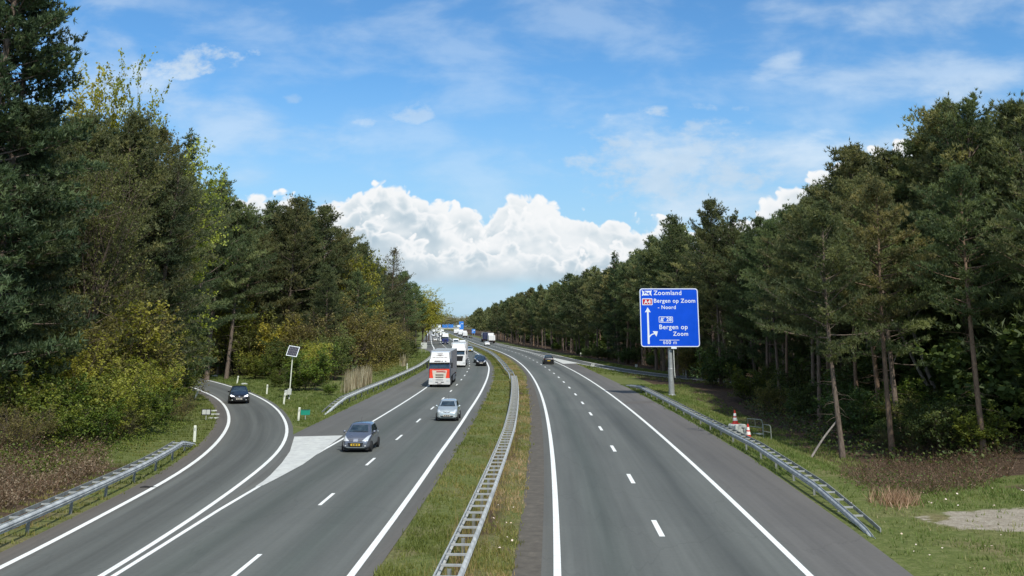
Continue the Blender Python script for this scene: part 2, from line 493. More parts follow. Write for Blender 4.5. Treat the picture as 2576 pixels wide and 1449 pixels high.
    M['greyink'] = mat_plain('grey_ink', (0.36, 0.33, 0.32), 0.6, 0, 0.2, 10.0)
    # glass: dark tinted with sharp reflection
    m, t, b = new_mat('car_glass')
    tc = t.n('ShaderNodeTexCoord').outputs['Object']
    n = t.noise(tc, 2.5, 3)
    t.set(b, 'Base Color', t.ramp(n, [(0.35, (0.012, 0.020, 0.024)), (0.7, (0.045, 0.065, 0.072))]))
    b.inputs['Roughness'].default_value = 0.05
    b.inputs['Specular IOR Level'].default_value = 0.9
    b.inputs['Coat Weight'].default_value = 0.6
    M['glass'] = m
    # lit running lights of the black car (they are switched on in the photo)
    m, t, b = new_mat('lit_headlamp')
    b.inputs['Base Color'].default_value = (0.9, 0.92, 0.95, 1)
    b.inputs['Emission Color'].default_value = (0.9, 0.95, 1.0, 1)
    b.inputs['Emission Strength'].default_value = 1.6
    M['lamp_on'] = m


make_materials()
# ------------------------------------------------------------------ camera
cam = bpy.data.cameras.new('camera')
cam.sensor_width = 36.0
cam.lens = F / 2576.0 * 36.0
cam.shift_y = -(724.5 - (YH - 650.0)) / 2576.0
cam.clip_start = 0.5
cam.clip_end = 20000.0
co = bpy.data.objects.new('camera', cam)
COL.objects.link(co)
co.location = (0, 0, HC)
co.rotation_euler = (PI / 2 + TH, 0, 0)
SC.camera = co

# ------------------------------------------------------------------ light
SUN_EL = math.radians(50)
SUN_AZ = math.radians(157)               # clockwise from the viewing direction: behind and to the right
sl = bpy.data.lights.new('sun', 'SUN')
sl.energy = 4.2
sl.angle = math.radians(0.8)
sl.color = (1.0, 0.955, 0.88)
so = bpy.data.objects.new('sun', sl)
COL.objects.link(so)
sd = Vector((math.sin(SUN_AZ) * math.cos(SUN_EL), math.cos(SUN_AZ) * math.cos(SUN_EL), math.sin(SUN_EL)))
so.rotation_euler = sd.to_track_quat('Z', 'Y').to_euler()
so.location = (60, -60, 120)


def make_world():
    w = bpy.data.worlds.new('World')
    SC.world = w
    w.use_nodes = True
    nt = w.node_tree
    t = NT(nt)
    bg = nt.nodes['Background']
    sky = t.n('ShaderNodeTexSky', sky_type='NISHITA', sun_disc=False)
    sky.sun_elevation = SUN_EL
    sky.sun_rotation = SUN_AZ
    sky.altitude = 0
    sky.air_density = 1.0
    sky.dust_density = 0.6
    sky.ozone_density = 2.0
    d = t.n('ShaderNodeTexCoord').outputs['Generated']
    x, y, z = t.sep(d)
    yy = t.math('MAXIMUM', y, 0.08)
    u = t.math('DIVIDE', x, yy)
    v = t.math('DIVIDE', z, yy)
    front = t.smooth(y, 0.1, 0.3)
    p = t.comb(u, v, 0.0)

    # clear sky
    base = t.mix(1.0, sky.outputs[0], SKYTINT, 'MULTIPLY')
    # pale air towards the horizon
    low = t.smooth(v, -0.02, 0.27, 1.0, 0.0)
    base = t.mix(t.math('MULTIPLY', low, 0.85), base, (3.1, 4.4, 5.5, 1))

    # thin high cloud: soft patches at their places, torn by noise
    warp = t.noise2(t.comb(t.math('MULTIPLY', u, 3.0), t.math('MULTIPLY', v, 7.0)), 2.0, 5, 0.6)
    fine = t.noise2(t.comb(t.math('MULTIPLY', u, 5.0), t.math('MULTIPLY', v, 12.0), 0.0), 1.6, 6, 0.55, 0.15)
    puff = t.noise2(t.comb(t.math('MULTIPLY', u, 1.0), t.math('MULTIPLY', v, 1.6), 0.0), 30.0, 6, 0.6)
    acc = None
    for (px, py, a, b_, amt, kind, sl_) in [
            (480, 158, 150, 40, 0.95, 1, -0.18), (420, 175, 110, 28, 0.55, 1, 0.0), (560, 310, 360, 95, 0.62, 0, 0.12), (240, 130, 150, 170, 0.65, 0, 0.0), (330, 230, 210, 60, 0.40, 0, 0.1),
            (1720, 400, 380, 140, 0.95, 0, 0.0), (1700, 420, 260, 110, 0.75, 1, 0.0), (1850, 470, 330, 90, 0.7, 0, 0.0), (1590, 292, 90, 20, 0.85, 1, -0.1), (1955, 165, 75, 30, 0.6, 0, -0.3), (2330, 190, 460, 85, 0.62, 0, 0.02), (2300, 35, 520, 85, 0.60, 0, 0.05),
            (1035, 290, 55, 34, 0.6, 1, 0.0), (912, 310, 36, 14, 0.6, 1, 0.0), (640, 455, 100, 34, 0.55, 0, 0.0), (2250, 370, 190, 75, 0.75, 0, -0.1), (2480, 250, 200, 60, 0.6, 0, -0.1), (430, 12, 260, 34, 0.30, 0, 0.0),
            (1780, 268, 45, 12, 0.5, 1, 0.0), (1860, 272, 30, 10, 0.4, 1, 0.0), (732, 250, 22, 14, 0.35, 1, 0), (1420, 318, 40, 9, 0.35, 1, 0), (760, 350, 130, 60, 0.25, 0, 0), (1900, 520, 300, 60, 0.45, 0, 0), (1480, 243, 110, 10, 0.25, 0, 0),
            (2020, 440, 160, 60, 0.3, 0, 0), (1150, 745, 60, 26, 0.35, 0, 0)]:
        u0, v0 = UW(px, py)
        du = t.math('SUBTRACT', u, u0)
        dv = t.math('SUBTRACT', v, v0)
        dv = t.math('ADD', dv, t.math('MULTIPLY', du, sl_))
        e = t.math('ADD', t.math('POWER', t.math('ABSOLUTE', t.math('DIVIDE', du, a / F)), 2.0), t.math('POWER', t.math('ABSOLUTE', t.math('DIVIDE', dv, b_ / F)), 2.0))
        nz = puff if kind else fine
        e = t.math('ADD', e, t.lin(nz, 0.3, 0.7, 1.0, -1.0))
        q = t.smooth(e, 1.25 if not kind else 1.2, -0.9 if not kind else -0.5, 0.0, amt)
        acc = q if acc is None else t.math('SUBTRACT', 1.0, t.math('MULTIPLY', t.math('SUBTRACT', 1.0, acc), t.math('SUBTRACT', 1.0, q)))
    veil = t.math('MULTIPLY', t.smooth(fine, 0.38, 0.74), 0.36)
    acc = t.math('MAXIMUM', acc, veil)
    soft = t.lin(fine, 0.3, 0.7, 0.88, 1.04)
    thin_col = t.mix(1.0, THINCOL, t.comb(soft, soft, soft), 'MULTIPLY')
    col = t.mix(t.math('MULTIPLY', acc, 0.85), base, thin_col)

    # cumulus bank along the horizon
    prof = [(540, 470), (600, 486), (650, 474), (700, 474), (735, 482), (770, 512), (800, 510), (830, 496), (870, 478), (905, 458), (960, 447), (1010, 456), (1045, 484), (1085, 487), (1130, 497), (1175, 508), (1225, 516),
            (1262, 500), (1300, 474), (1340, 478), (1385, 492), (1430, 522), (1470, 524), (1510, 545), (1560, 541), (1610, 545), (1650, 536), (1700, 545), (1800, 560), (1950, 470), (2100, 400), (2230, 352), (2330, 340), (2450, 360), (2600, 330)]
    fc = t.n('ShaderNodeFloatCurve')
    cm = fc.mapping.curves[0]
    pts = []
    for px, py in prof:
        uu, vv = UW(px, py)
        pts.append(((uu + 0.6) / 1.2, vv / 0.3))
    pts = [(0.0, 0.45)] + pts + [(1.0, 0.6)]
    while len(cm.points) < len(pts): cm.points.new(0.5, 0.5)
    for q, (a, b_) in zip(cm.points, sorted(pts)):
        q.location = (a, b_)
        q.handle_type = 'AUTO'
    fc.mapping.update()
    t.set(fc, 'Value', t.lin(u, -0.6, 0.6))
    top = t.math('MULTIPLY', fc.outputs[0], 0.3)
    # heaps standing one in front of the other: each bright along its own edge, greyer below
    for i, (lift, amp, frq, sc, thick, dark) in enumerate(CUMLAYERS):
        pz = t.comb(t.math('ADD', u, 2.3 + 1.7 * i), t.math('MULTIPLY', v, 1.1), 0.0)
        vo = t.n('ShaderNodeTexVoronoi', voronoi_dimensions='2D', feature='SMOOTH_F1')
        wn = t.n('ShaderNodeTexNoise', noise_dimensions='2D', inp={'Vector': pz, 'Scale': 40.0, 'Detail': 1.0})
        t.set(vo, 'Vector', t.n('ShaderNodeVectorMath', operation='ADD', inp={0: pz, 1: t.n('ShaderNodeVectorMath', operation='SCALE', inp={0: wn.outputs[1], 3: 0.014}).outputs[0]}).outputs[0])
        vo.inputs['Scale'].default_value = sc
        vo.inputs['Detail'].default_value = 2.5
        vo.inputs['Roughness'].default_value = 0.48
        vo.inputs['Smoothness'].default_value = 0.25
        bil = t.math('SUBTRACT', 0.40, vo.outputs['Distance'])
        tp = t.math('SUBTRACT', top, lift)
        if amp: tp = t.math('ADD', tp, t.lin(t.noise2(t.comb(t.math('ADD', u, 3.3 * i), 0.5, 0.0), frq, 2, 0.5), 0.25, 0.75, -amp, amp))
        edge = t.math('ADD', t.math('SUBTRACT', tp, v), t.math('MULTIPLY', bil, 0.021))
        msk = t.smooth(edge, -0.0022, 0.0042)
        body = t.noise2(t.comb(t.math('ADD', u, 9.1 * i), t.math('MULTIPLY', v, 1.4), 0.0), 13.0, 3, 0.5)
        tone = t.math('SUBTRACT', 1.0, t.math('MULTIPLY', t.smooth(edge, 0.002, thick), t.lin(body, 0.36, 0.62, dark * 0.12, dark)))
        tone = t.math('ADD', tone, t.lin(bil, -0.2, 0.2, -0.07, 0.07))
        ccol = t.ramp(tone, [(0.0, CUM[0]), (0.40, CUM[1]), (0.72, CUM[2]), (0.98, CUM[3])])
        ccol = t.mix(1.0, ccol, (6.5, 6.5, 6.5, 1), 'MULTIPLY')
        msk = t.math('MULTIPLY', msk, t.smooth(t.math('ADD', v, t.lin(body, 0.3, 0.7, -0.006, 0.006)), 0.034, 0.058))
        col = t.mix(msk, col, ccol)

    # the rest of the sky (not in the photo) carries loose broken cloud too
    zz = t.math('ADD', t.math('ABSOLUTE', z), 0.15)
    q2 = t.comb(t.math('DIVIDE', x, zz), t.math('DIVIDE', y, zz), 0.0)
    brk = t.smooth(t.noise2(q2, 1.1, 6, 0.6), 0.40, 0.60)
    back = t.mix(t.math('MULTIPLY', brk, 0.85), base, (6.2, 6.3, 6.3, 1))
    col = t.mix(front, back, col)
    nt.links.new(col, bg.inputs['Color'])
    bg.inputs['Strength'].default_value = SKY_STRENGTH


SKY_STRENGTH = 0.15
SKYTINT = (0.46, 0.79, 1.02, 1)
THINCOL = (4.5, 5.3, 6.1, 1)
CUMLAYERS = [(0.0, 0.0, 1, 46.0, 0.034, 1.05), (0.020, 0.018, 9.0, 52.0, 0.026, 1.15), (0.044, 0.020, 11.0, 60.0, 0.022, 1.0)]
CUM = [(0.48, 0.60, 0.69), (0.61, 0.71, 0.78), (0.79, 0.85, 0.89), (0.98, 0.99, 1.0)]
make_world()
SC.view_settings.view_transform = 'Standard'
SC.view_settings.look = 'None'
SC.view_settings.exposure = 0.0
SC.view_settings.gamma = 1.0
SC.cycles.max_bounces = 6
SC.cycles.diffuse_bounces = 4
SC.cycles.glossy_bounces = 3
SC.cycles.transmission_bounces = 3
SC.cycles.transparent_max_bounces = 6
SC.cycles.use_denoising = True

# ------------------------------------------------------------------ the surveyed lines
RAMP_R = [(257.6, 1449), (371, 1377.4), (494.5, 1299), (577, 1239), (643, 1190), (684, 1155), (713, 1120), (724, 1087), (719, 1062), (700.6, 1033), (672, 1010.7), (630.5, 990), (577, 971.5), (527.5, 958), (478, 949)]
RAMP_L = [(0, 1429), (123.6, 1369), (247, 1301), (371, 1237), (453, 1190), (515, 1144.6), (552, 1107.5), (573, 1074.5), (577, 1054), (571, 1029), (552, 1006.5), (523, 990), (490, 977.7), (457, 967.4)]
RAMP_R = [(-12.0, 4.0), (-11.8, 18.0)] + [G(*p) for p in RAMP_R] + [(-55, 157), (-70, 168), (-90, 178)]
RAMP_L = [(-14.6, 4.0), (-14.8, 18.0)] + [G(*p) for p in RAMP_L] + [(-52, 139.5), (-68, 151), (-90, 162)]
ON_FAR = [(317 and c(420) + 8.4, 420), (c(370) + 9.2, 370)] + [G(*p) for p in [(1329, 879), (1378.6, 889), (1445, 904), (1494, 914), (1544, 924), (1610, 934), (1676, 942)]] + [(27.5, 143), (35, 128), (46, 112), (62, 97)]
ON_NEAR = [(c(420) + 7.6, 420), (c(300) + 7.7, 300)] + [G(*p) for p in [(1402, 903), (1458, 915), (1519, 926), (1574, 936)]] + [(21.5, 147), (26.5, 135), (33, 121), (43, 106), (58, 92)]


def smooth_line(pts, step=2.0):
    """Catmull-Rom through pts, resampled"""
    P = [np.array(p, float) for p in pts]
    P = [2 * P[0] - P[1]] + P + [2 * P[-1] - P[-2]]
    out = []
    for i in range(1, len(P) - 2):
        a, b, cc_, d = P[i - 1], P[i], P[i + 1], P[i + 2]
        n = max(2, int(np.linalg.norm(cc_ - b) / step))
        for k in range(n):
            s = k / n
            out.append(0.5 * ((2 * b) + (-a + cc_) * s + (2 * a - 5 * b + 4 * cc_ - d) * s * s + (-a + 3 * b - 3 * cc_ + d) * s ** 3))
    out.append(P[-2])
    # relax the small tracing errors
    A = np.array(out)
    for _ in range(6):
        A[1:-1] = 0.25 * A[:-2] + 0.5 * A[1:-1] + 0.25 * A[2:]
    return A


def normals(A):
    T = np.gradient(A, axis=0)
    T /= np.linalg.norm(T, axis=1)[:, None]
    return np.stack([-T[:, 1], T[:, 0]], 1)


def arc(A):
    return np.concatenate([[0], np.cumsum(np.linalg.norm(np.diff(A, axis=0), axis=1))])


def strip(name, A, B, z, mat, ua=0.0, ub=1.0, kind='structure', sub=1, v=None):
    """sheet between polylines A and B (same length)"""
    n = len(A)
    s = arc((A + B) / 2) if v is None else v
    V, U = [], []
    for i in range(n):
        for k in range(sub + 1):
            q = k / sub
            p = A[i] * (1 - q) + B[i] * q
            V.append((p[0], p[1], z))
            U.append((ua + (ub - ua) * q if not hasattr(ua, '__len__') else ua[i] + (ub[i] - ua[i]) * q, s[i]))
    Fc = []
    w = sub + 1
    for i in range(n - 1):
        for k in range(sub):
            Fc.append((i * w + k, i * w + k + 1, (i + 1) * w + k + 1, (i + 1) * w + k))
    V = np.array(V)
    Fc = np.array(Fc)
    # keep faces looking up
    a, b_, d = V[Fc[0][0]], V[Fc[0][1]], V[Fc[0][3]]
    if np.cross(b_ - a, d - a)[2] < 0: Fc = Fc[:, ::-1]
    o = link(name, np_mesh(name, V, Fc, mat, uv=np.array(U)))
    return tag(o, kind=kind)


Ys = np.concatenate([np.arange(-60, 420, 3.0), np.arange(420, 1700, 20.0)])


def off_line(offs, ys=None):
    ys = Ys if ys is None else ys
    out = []
    for y in ys:
        o = offs(y) if callable(offs) else offs
        th = heading(y)
        out.append((c(y) + o * math.cos(th), y - o * math.sin(th)))
    return np.array(out)


def par_strip(name, oa, ob, z, mat, ys=None, sub=1):
    ys = Ys if ys is None else ys
    A, B = off_line(oa, ys), off_line(ob, ys)
    ua = np.array([oa(y) if callable(oa) else oa for y in ys]); ub = np.array([ob(y) if callable(ob) else ob for y in ys])
    return strip(name, A, B, z, mat, ua, ub, sub=sub, v=ys)


# lateral offsets (metres from the right carriageway's left line)
R_LINE = 7.17
DASH_R = 3.56
LR = lambda y: lerp_t([(30, -5.85), (40, -5.97), (60, -6.25), (90, -6.4), (130, -6.3), (180, -6.1), (230, -6.4), (300, -6.9), (1700, -6.9)], y)
LD = lambda y: LR(y) - 3.32
LL = lambda y: lerp_t([(20, -12.2), (30, -12.55), (42, -12.98), (50, -13.1), (80, -13.0), (120, -12.85), (300, -13.3), (1700, -13.6)], y)
LEDGE = lambda y: lerp_t([(30, -15.2), (55, -16.4), (76, -16.9), (107, -17.1), (175, -16.5), (240, -16.6), (285, -18.6), (330, -21.0), (1700, -21.0)], y)
REDGE = lambda y: lerp_t([(30, 10.05), (38, 10.3), (60, 10.7), (100, 10.4), (150, 10.0), (190, 10.2), (1700, 10.2)], y)
RBAR = 11.15                              # right guardrail
MED = lambda y: lerp_t([(26, -2.85), (45, -2.75), (68, -2.6), (137, -2.75), (145, -2.9), (160, -3.4), (200, -3.85), (300, -4.0), (1700, -4.0)], y)

par_strip('right_carriageway', lambda y: -0.47, REDGE, 0.0, M['asphalt_r'], sub=2)
par_strip('gutter_strip', lambda y: lerp_t([(30, -1.30), (125, -1.36), (150, -0.75), (1700, -0.75)], y), lambda y: -0.44, -0.004, M['gutter'])
par_strip('left_carriageway', LEDGE, lambda y: LR(y) + lerp_t([(30, .62), (60, .85), (200, 1.0), (1700, 1.0)], y), 0.0, M['asphalt_l'], sub=2)

# ramps
rr, rl = smooth_line(RAMP_R), smooth_line(RAMP_L)


def resample(A, n):
    s = arc(A)
    q = np.linspace(0, s[-1], n)
    return np.stack([np.interp(q, s, A[:, 0]), np.interp(q, s, A[:, 1])], 1)


rrn, rln = resample(rr, 130), resample(rl, 130)
nr, nl = normals(rrn), normals(rln)
ramp_in = rrn - nr * 0.42
ramp_out = rln + nl * 0.95
strip('slip_road_left', ramp_out, ramp_in, 0.004, M['asphalt_ramp'], -0.95, 6.6, sub=3)
of, on = smooth_line(ON_FAR), smooth_line(ON_NEAR)
ofn, onn = resample(of, 110), resample(on, 110)
strip('slip_road_right', ofn + normals(ofn) * 0.35, onn - normals(onn) * 0.35, 0.004, M['asphalt_ramp'], -0.6, 6.0, sub=2)
ex = smooth_line([(c(420) - 15.3, 420), (c(385) - 15.8, 385), (-27.5, 352), (-31, 331), (-38, 314), (-50, 299), (-70, 287)])
exn = resample(ex, 60)
strip('exit_road', exn + normals(exn) * 3.2, exn - normals(exn) * 3.2, 0.004, M['asphalt_ramp'], 0.0, 6.0)

# ------------------------------------------------------------------ markings
ZM = 0.009


def line_marking(name, A, w, z=ZM, mat='paint'):
    n = normals(A)
    return strip(name, A + n * w / 2, A - n * w / 2, z, M[mat], 0, w)


yy1 = np.concatenate([np.arange(-40, 420, 2.0), np.arange(420, 1650, 20.0)])
line_marking('edge_line', off_line(0.0, yy1), 0.22)
line_marking('edge_line', off_line(R_LINE, np.arange(-40, 212, 2.0)), 0.21)
line_marking('edge_line', off_line(LR, yy1), 0.22)
line_marking('edge_line', off_line(LL, np.arange(-40, 300, 2.0)), 0.17)
line_marking('edge_line', off_line(lambda y: lerp_t([(318, -17.6), (340, -17.2), (1700, -17.2)], y), np.concatenate([np.arange(318, 420, 3.0), np.arange(420, 1650, 20.0)])), 0.3)
line_marking('edge_line', smooth_line(RAMP_R)[3:], 0.20, 0.013)
line_marking('edge_line', smooth_line(RAMP_L)[3:], 0.22, 0.013)
line_marking('edge_line', of, 0.24, 0.013)
line_marking('edge_line', on[34:], 0.2, 0.013)
line_marking('edge_line', exn[18:] - normals(exn)[18:] * 2.6, 0.25, 0.013)


def dashes(name, offs, phase, y0, y1, w=0.17, ln=3.0, cyc=12.0, z=ZM):
    V, Fc, U = [], [], []
    y = phase
    while y < y1:
        if y > y0:
            ys = np.linspace(y - ln / 2, y + ln / 2, 4)
            A = off_line(offs, ys)
            n = normals(A)
            b = len(V)
            for i in range(4):
                for s in (1, -1):
                    p = A[i] + n[i] * s * w / 2
                    V.append((p[0], p[1], z)); U.append((0.1 * s, 0.4 + 0.1 * i))
            for i in range(3):
                Fc.append((b + 2 * i, b + 2 * i + 1, b + 2 * i + 3, b + 2 * i + 2))
        y += cyc
    V, Fc = np.array(V), np.array(Fc)
    if np.cross(V[Fc[0][1]] - V[Fc[0][0]], V[Fc[0][3]] - V[Fc[0][0]])[2] < 0: Fc = Fc[:, ::-1]
    return tag(link(name, np_mesh(name, V, Fc, M['paint'], uv=np.array(U))), kind='structure')


ph_r = G(1645, 1327)[1]
dashes('lane_dashes', DASH_R, ph_r - 36, 0, 900, 0.19)
ph_l = G(937, 1163)[1]
dashes('lane_dashes', LD, ph_l - 48, 0, 900, 0.15)
dashes('lane_dashes', lambda y: LL(y), 306, 300, 900, 0.25, 3.0, 6.0)
dashes('lane_dashes', R_LINE + 0.1, 216, 214, 420, 0.25, 3.0, 6.0)


def flat_poly(name, pix, z, mat):
    pts = [G(*p) for p in pix]
    bm = bmesh.new()
    vs = [bm.verts.new((x, y, z)) for x, y in pts]
    f = bm.faces.new(vs)
    bmesh.ops.triangulate(bm, faces=[f])
    bm.normal_update()
    for q in bm.faces:
        if q.normal.z < 0: q.normal_flip()
    me = bpy.data.meshes.new(name)
    bm.to_mesh(me); bm.free()
    me.materials.append(mat)
    return tag(link(name, me), kind='structure')


flat_poly('gore_marking', [(641.6, 1225), (663, 1210.5), (680, 1196), (709, 1165), (729.4, 1136), (740.5, 1099), (863, 1096), (820, 1127), (762, 1169), (700, 1202.5), (662, 1222)], 0.017, M['worn'])
flat_poly('gore_marking', [(1385, 901), (1403, 902.5), (1458, 914.3), (1417, 915.3)], 0.017, M['worn'])
# old repair seams and a torn patch of surfacing
flat_poly('asphalt_patch', [(1560, 1011), (1640, 1008), (1650, 1014), (1565, 1016)], 0.006, M['asphalt_ramp'])

# ------------------------------------------------------------------ terrain
xs = np.concatenate([np.linspace(-3500, -420, 12), np.linspace(-380, -90, 14), np.arange(-84, 56, 0.8), np.linspace(60, 300, 14), np.linspace(360, 3500, 12)])
ysg = np.concatenate([np.linspace(-400, 10, 12), np.arange(16, 175, 1.0), np.arange(176, 420, 5.0), np.linspace(430, 1500, 40), np.linspace(1650, 6000, 10)])
RRS, RLS = rrn, rln


def ramp_dist(x, y):
    """signed: metres left of the ramp's left line (positive = outside), metres right of its right line"""
    i = np.argmin(np.hypot(rln[:, 0] - x, rln[:, 1] - y)); j = np.argmin(np.hypot(rrn[:, 0] - x, rrn[:, 1] - y))
    dl = (np.array([x, y]) - rln[i]) @ nl[i]
    dr = -(np.array([x, y]) - rrn[j]) @ nr[j]
    return dl, dr


def sstep(a, b, v):
    v = min(1.0, max(0.0, (v - a) / (b - a)))
    return v * v * (3 - 2 * v)


def wob(x, y, s=1.0):
    return (math.sin(x * 0.31 * s + 1.3 * math.sin(y * 0.17 * s)) + math.sin(y * 0.27 * s + 1.7 * math.sin(x * 0.21 * s + 2.0)) + math.sin((x + y) * 0.53 * s)) / 3


SAND = (18.9, 40.4)


def gz(x, y):
    """height of the ground; -0.015 beside the roads, a little lower under them"""
    o = x - c(y)
    if -60 < y < 1700:
        if LEDGE(y) - 0.0 < o < 10.5: base = -0.03 if not (LR(y) + 1.3 < o < -1.6) else 0.02 + 0.04 * wob(x, y, 2)
        else: base = None
        if base is not None: return base
        if o >= 10.5:
            d = o - 10.9
            z = -0.018
            if y < 128:
                k = sstep(0, 1.2, d)
                z += k * 0.03 * wob(x, y, 2)
                dit = sstep(2.2, 5.2, d) * (1 - sstep(8.5, 14, d)) * (1 - sstep(95, 118, y)) * sstep(46, 58, y)
                z -= 0.85 * dit
                z += 0.5 * sstep(11, 22, d) + 0.12 * wob(x, y, 1.3) * sstep(2, 6, d)
            else:
                z = -0.018
                if x > 26: z += 0.4 * sstep(28, 40, x)
            if 120 < y:
                i = np.argmin(np.hypot(ofn[:, 0] - x, ofn[:, 1] - y)); j = np.argmin(np.hypot(onn[:, 0] - x, onn[:, 1] - y))
                if min(np.hypot(ofn[i, 0] - x, ofn[i, 1] - y), np.hypot(onn[j, 0] - x, onn[j, 1] - y)) < 6.5: z = -0.02
            return z
        # left of the carriageway
        dl, dr = ramp_dist(x, y)
        if y > 185 or dr > 0.2:               # wedge between slip road and motorway
            d = min(LEDGE(y) - o, dr if y < 185 else 50)
            if y > 262 and o > -60 and (np.hypot(exn[:, 0] - x, exn[:, 1] - y)).min() < 6: return -0.02
            return -0.016 + 0.25 * sstep(1.5, 9, d) * (0.7 + 0.5 * wob(x, y, 1.2))
        if dl > 1.0:                          # bank left of the slip road
            k = 0.6 if y < 70 else 1.0
            return -0.012 + 0.10 * sstep(2, 5, dl) * wob(x, y, 2) + 1.6 * sstep(3.0, 12, dl) + 0.02 * min(40, max(0, dl - 12))
        return -0.025
    return -0.03


def zone(x, y):
    """litter (barrier shade too), sand, lushness"""
    o = x - c(y)
    if not (-60 < y < 1700): return (0.5, 0, 0.3)
    w = wob(x, y, 1.7)
    if LR(y) < o < 0:
        if abs(o - MED(y)) < 0.5: return (0.62, 0, 0)  # litter colour here paints the shade inside the median barrier
        return (0.18 + 0.16 * w + (0.16 if o > -2.3 else 0), 0, (0.45 if o < -3.2 else 0.0) + 0.2 * w)
    if o >= 10:
        d = o - 10.9
        if y < 128:
            lit = sstep(3.6, 6.5, d + 1.3 * w)
            # the bare sandy hollow, the lush bank at the right
            hx, hy = G(2260, 1180)
            s = 0.0
            e = ((x - SAND[0]) / 4.6) ** 2 + ((y - SAND[1]) / 3.0) ** 2
            if e < 1.6: s = 1.0 - sstep(0.05, 1.5, e + 0.55 * wob(x, y, 4.0) + 0.25 * wob(x, y, 9))
            if x > 15.5 and y < 54: lit *= 0.1 + 0.5 * sstep(0.1, 0.6, w)
            return (lit, s, 0.75 * (1 - sstep(1.5, 4, d)) - 0.25 * sstep(0.8, 2.5, d) + (0.8 if x > 16 else 0))
        i = np.hypot(ofn[:, 0] - x, ofn[:, 1] - y).min()
        return (sstep(2.0, 6, i) if o > 14 else 0.0, 0, 0.45)
    dl, dr = ramp_dist(x, y)
    if y > 185 or dr > 0.2:
        d = min(LEDGE(y) - o, dr if y < 185 else 50)
        return (sstep(7, 13, d + 2 * w), 0, 0.8 + 0.3 * w - 0.4 * sstep(4, 8, d))
    e = 1 - sstep(0, 14, math.hypot((x + 19.5) * 0.9, (y - 42) * 0.7) - 6)
    return (max(sstep(7, 11, dl + 1.5 * w), sstep(1.6, 3.6, dl + 0.7 * w) * sstep(62, 50, y) if y < 60 else 0, 0), 0, 0.55 * sstep(48, 58, y) + 0.1)


def make_ground():
    nx, ny = len(xs), len(ysg)
    V = np.zeros((ny, nx, 3)); Z = np.zeros((ny, nx, 4)); Z[..., 3] = 1
    for j, y in enumerate(ysg):
        for i, x in enumerate(xs):
            far = x < -120 or x > 90 or y > 600 or y < 0
            V[j, i] = (x, y, (-0.03 if far else gz(x, y)))
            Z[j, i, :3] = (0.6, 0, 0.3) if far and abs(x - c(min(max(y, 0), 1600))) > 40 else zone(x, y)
    idx = np.arange(nx * ny).reshape(ny, nx)
    Fc = np.stack([idx[:-1, :-1].ravel(), idx[:-1, 1:].ravel(), idx[1:, 1:].ravel(), idx[1:, :-1].ravel()], 1)
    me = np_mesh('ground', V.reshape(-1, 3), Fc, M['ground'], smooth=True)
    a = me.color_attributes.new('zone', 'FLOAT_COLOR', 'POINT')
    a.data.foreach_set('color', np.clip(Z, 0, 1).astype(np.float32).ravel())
    tag(link('ground', me), kind='structure')


make_ground()
SC.world.cycles.sampling_method = 'NONE'
SC.world.cycles.sample_map_resolution = 256
# ------------------------------------------------------------------ plants
class TubeNP:
    """many thin tapered limbs in one mesh"""
    def __init__(s): s.V, s.F, s.n = [], [], 0

    def add(s, pts, rad, n=5):
        P = np.asarray(pts, float); R = np.asarray(rad, float)
        if R.ndim == 0: R = np.full(len(P), float(R))
        T = np.gradient(P, axis=0); T /= np.linalg.norm(T, axis=1)[:, None] + 1e-9
        ref = np.array([0.31, 0.22, 0.93]) if abs(T[0] @ np.array([0.31, 0.22, 0.93])) < 0.95 else np.array([1.0, 0, 0])
        A = np.cross(T, ref); A /= np.linalg.norm(A, axis=1)[:, None] + 1e-9
        B = np.cross(T, A)
        q = np.arange(n) * 2 * PI / n
        ring = P[:, None, :] + (A[:, None, :] * np.cos(q)[None, :, None] + B[:, None, :] * np.sin(q)[None, :, None]) * R[:, None, None]
        m = len(P)
        i = np.arange(m - 1)[:, None] * n; k = np.arange(n)[None, :]; k2 = (k + 1) % n
        F_ = np.stack([i + k, i + k2, i + n + k2, i + n + k], -1).reshape(-1, 4) + s.n
        s.V.append(ring.reshape(-1, 3)); s.F.append(F_); s.n += m * n

    def mesh(s, name, mat):
        return np_mesh(name, np.concatenate(s.V), np.concatenate(s.F), mat, smooth=True)


def needles(rng, P, axis, k, ln, wd, spread=0.9, tint=None):
    """k narrow blades round each tuft centre P pointing about axis -> triangles"""
    n = len(P)
    P = np.repeat(P, k, 0); A = np.repeat(axis, k, 0)
    D = A + rng.normal(0, spread, (n * k, 3)); D /= np.linalg.norm(D, axis=1)[:, None] + 1e-9
    S = np.cross(D, rng.normal(0, 1, (n * k, 3))); S /= np.linalg.norm(S, axis=1)[:, None] + 1e-9
    L = ln * rng.uniform(0.7, 1.25, (n * k, 1)); W = wd * rng.uniform(0.7, 1.3, (n * k, 1))
    V = np.stack([P - S * W * 0.5, P + S * W * 0.5, P + D * L], 1).reshape(-1, 3)
    Fc = np.arange(n * k * 3).reshape(-1, 3)
    tn = np.repeat(np.repeat(tint, k) + rng.normal(0, 0.10, n * k), 3)
    return V, Fc, np.clip(tn, 0, 1)


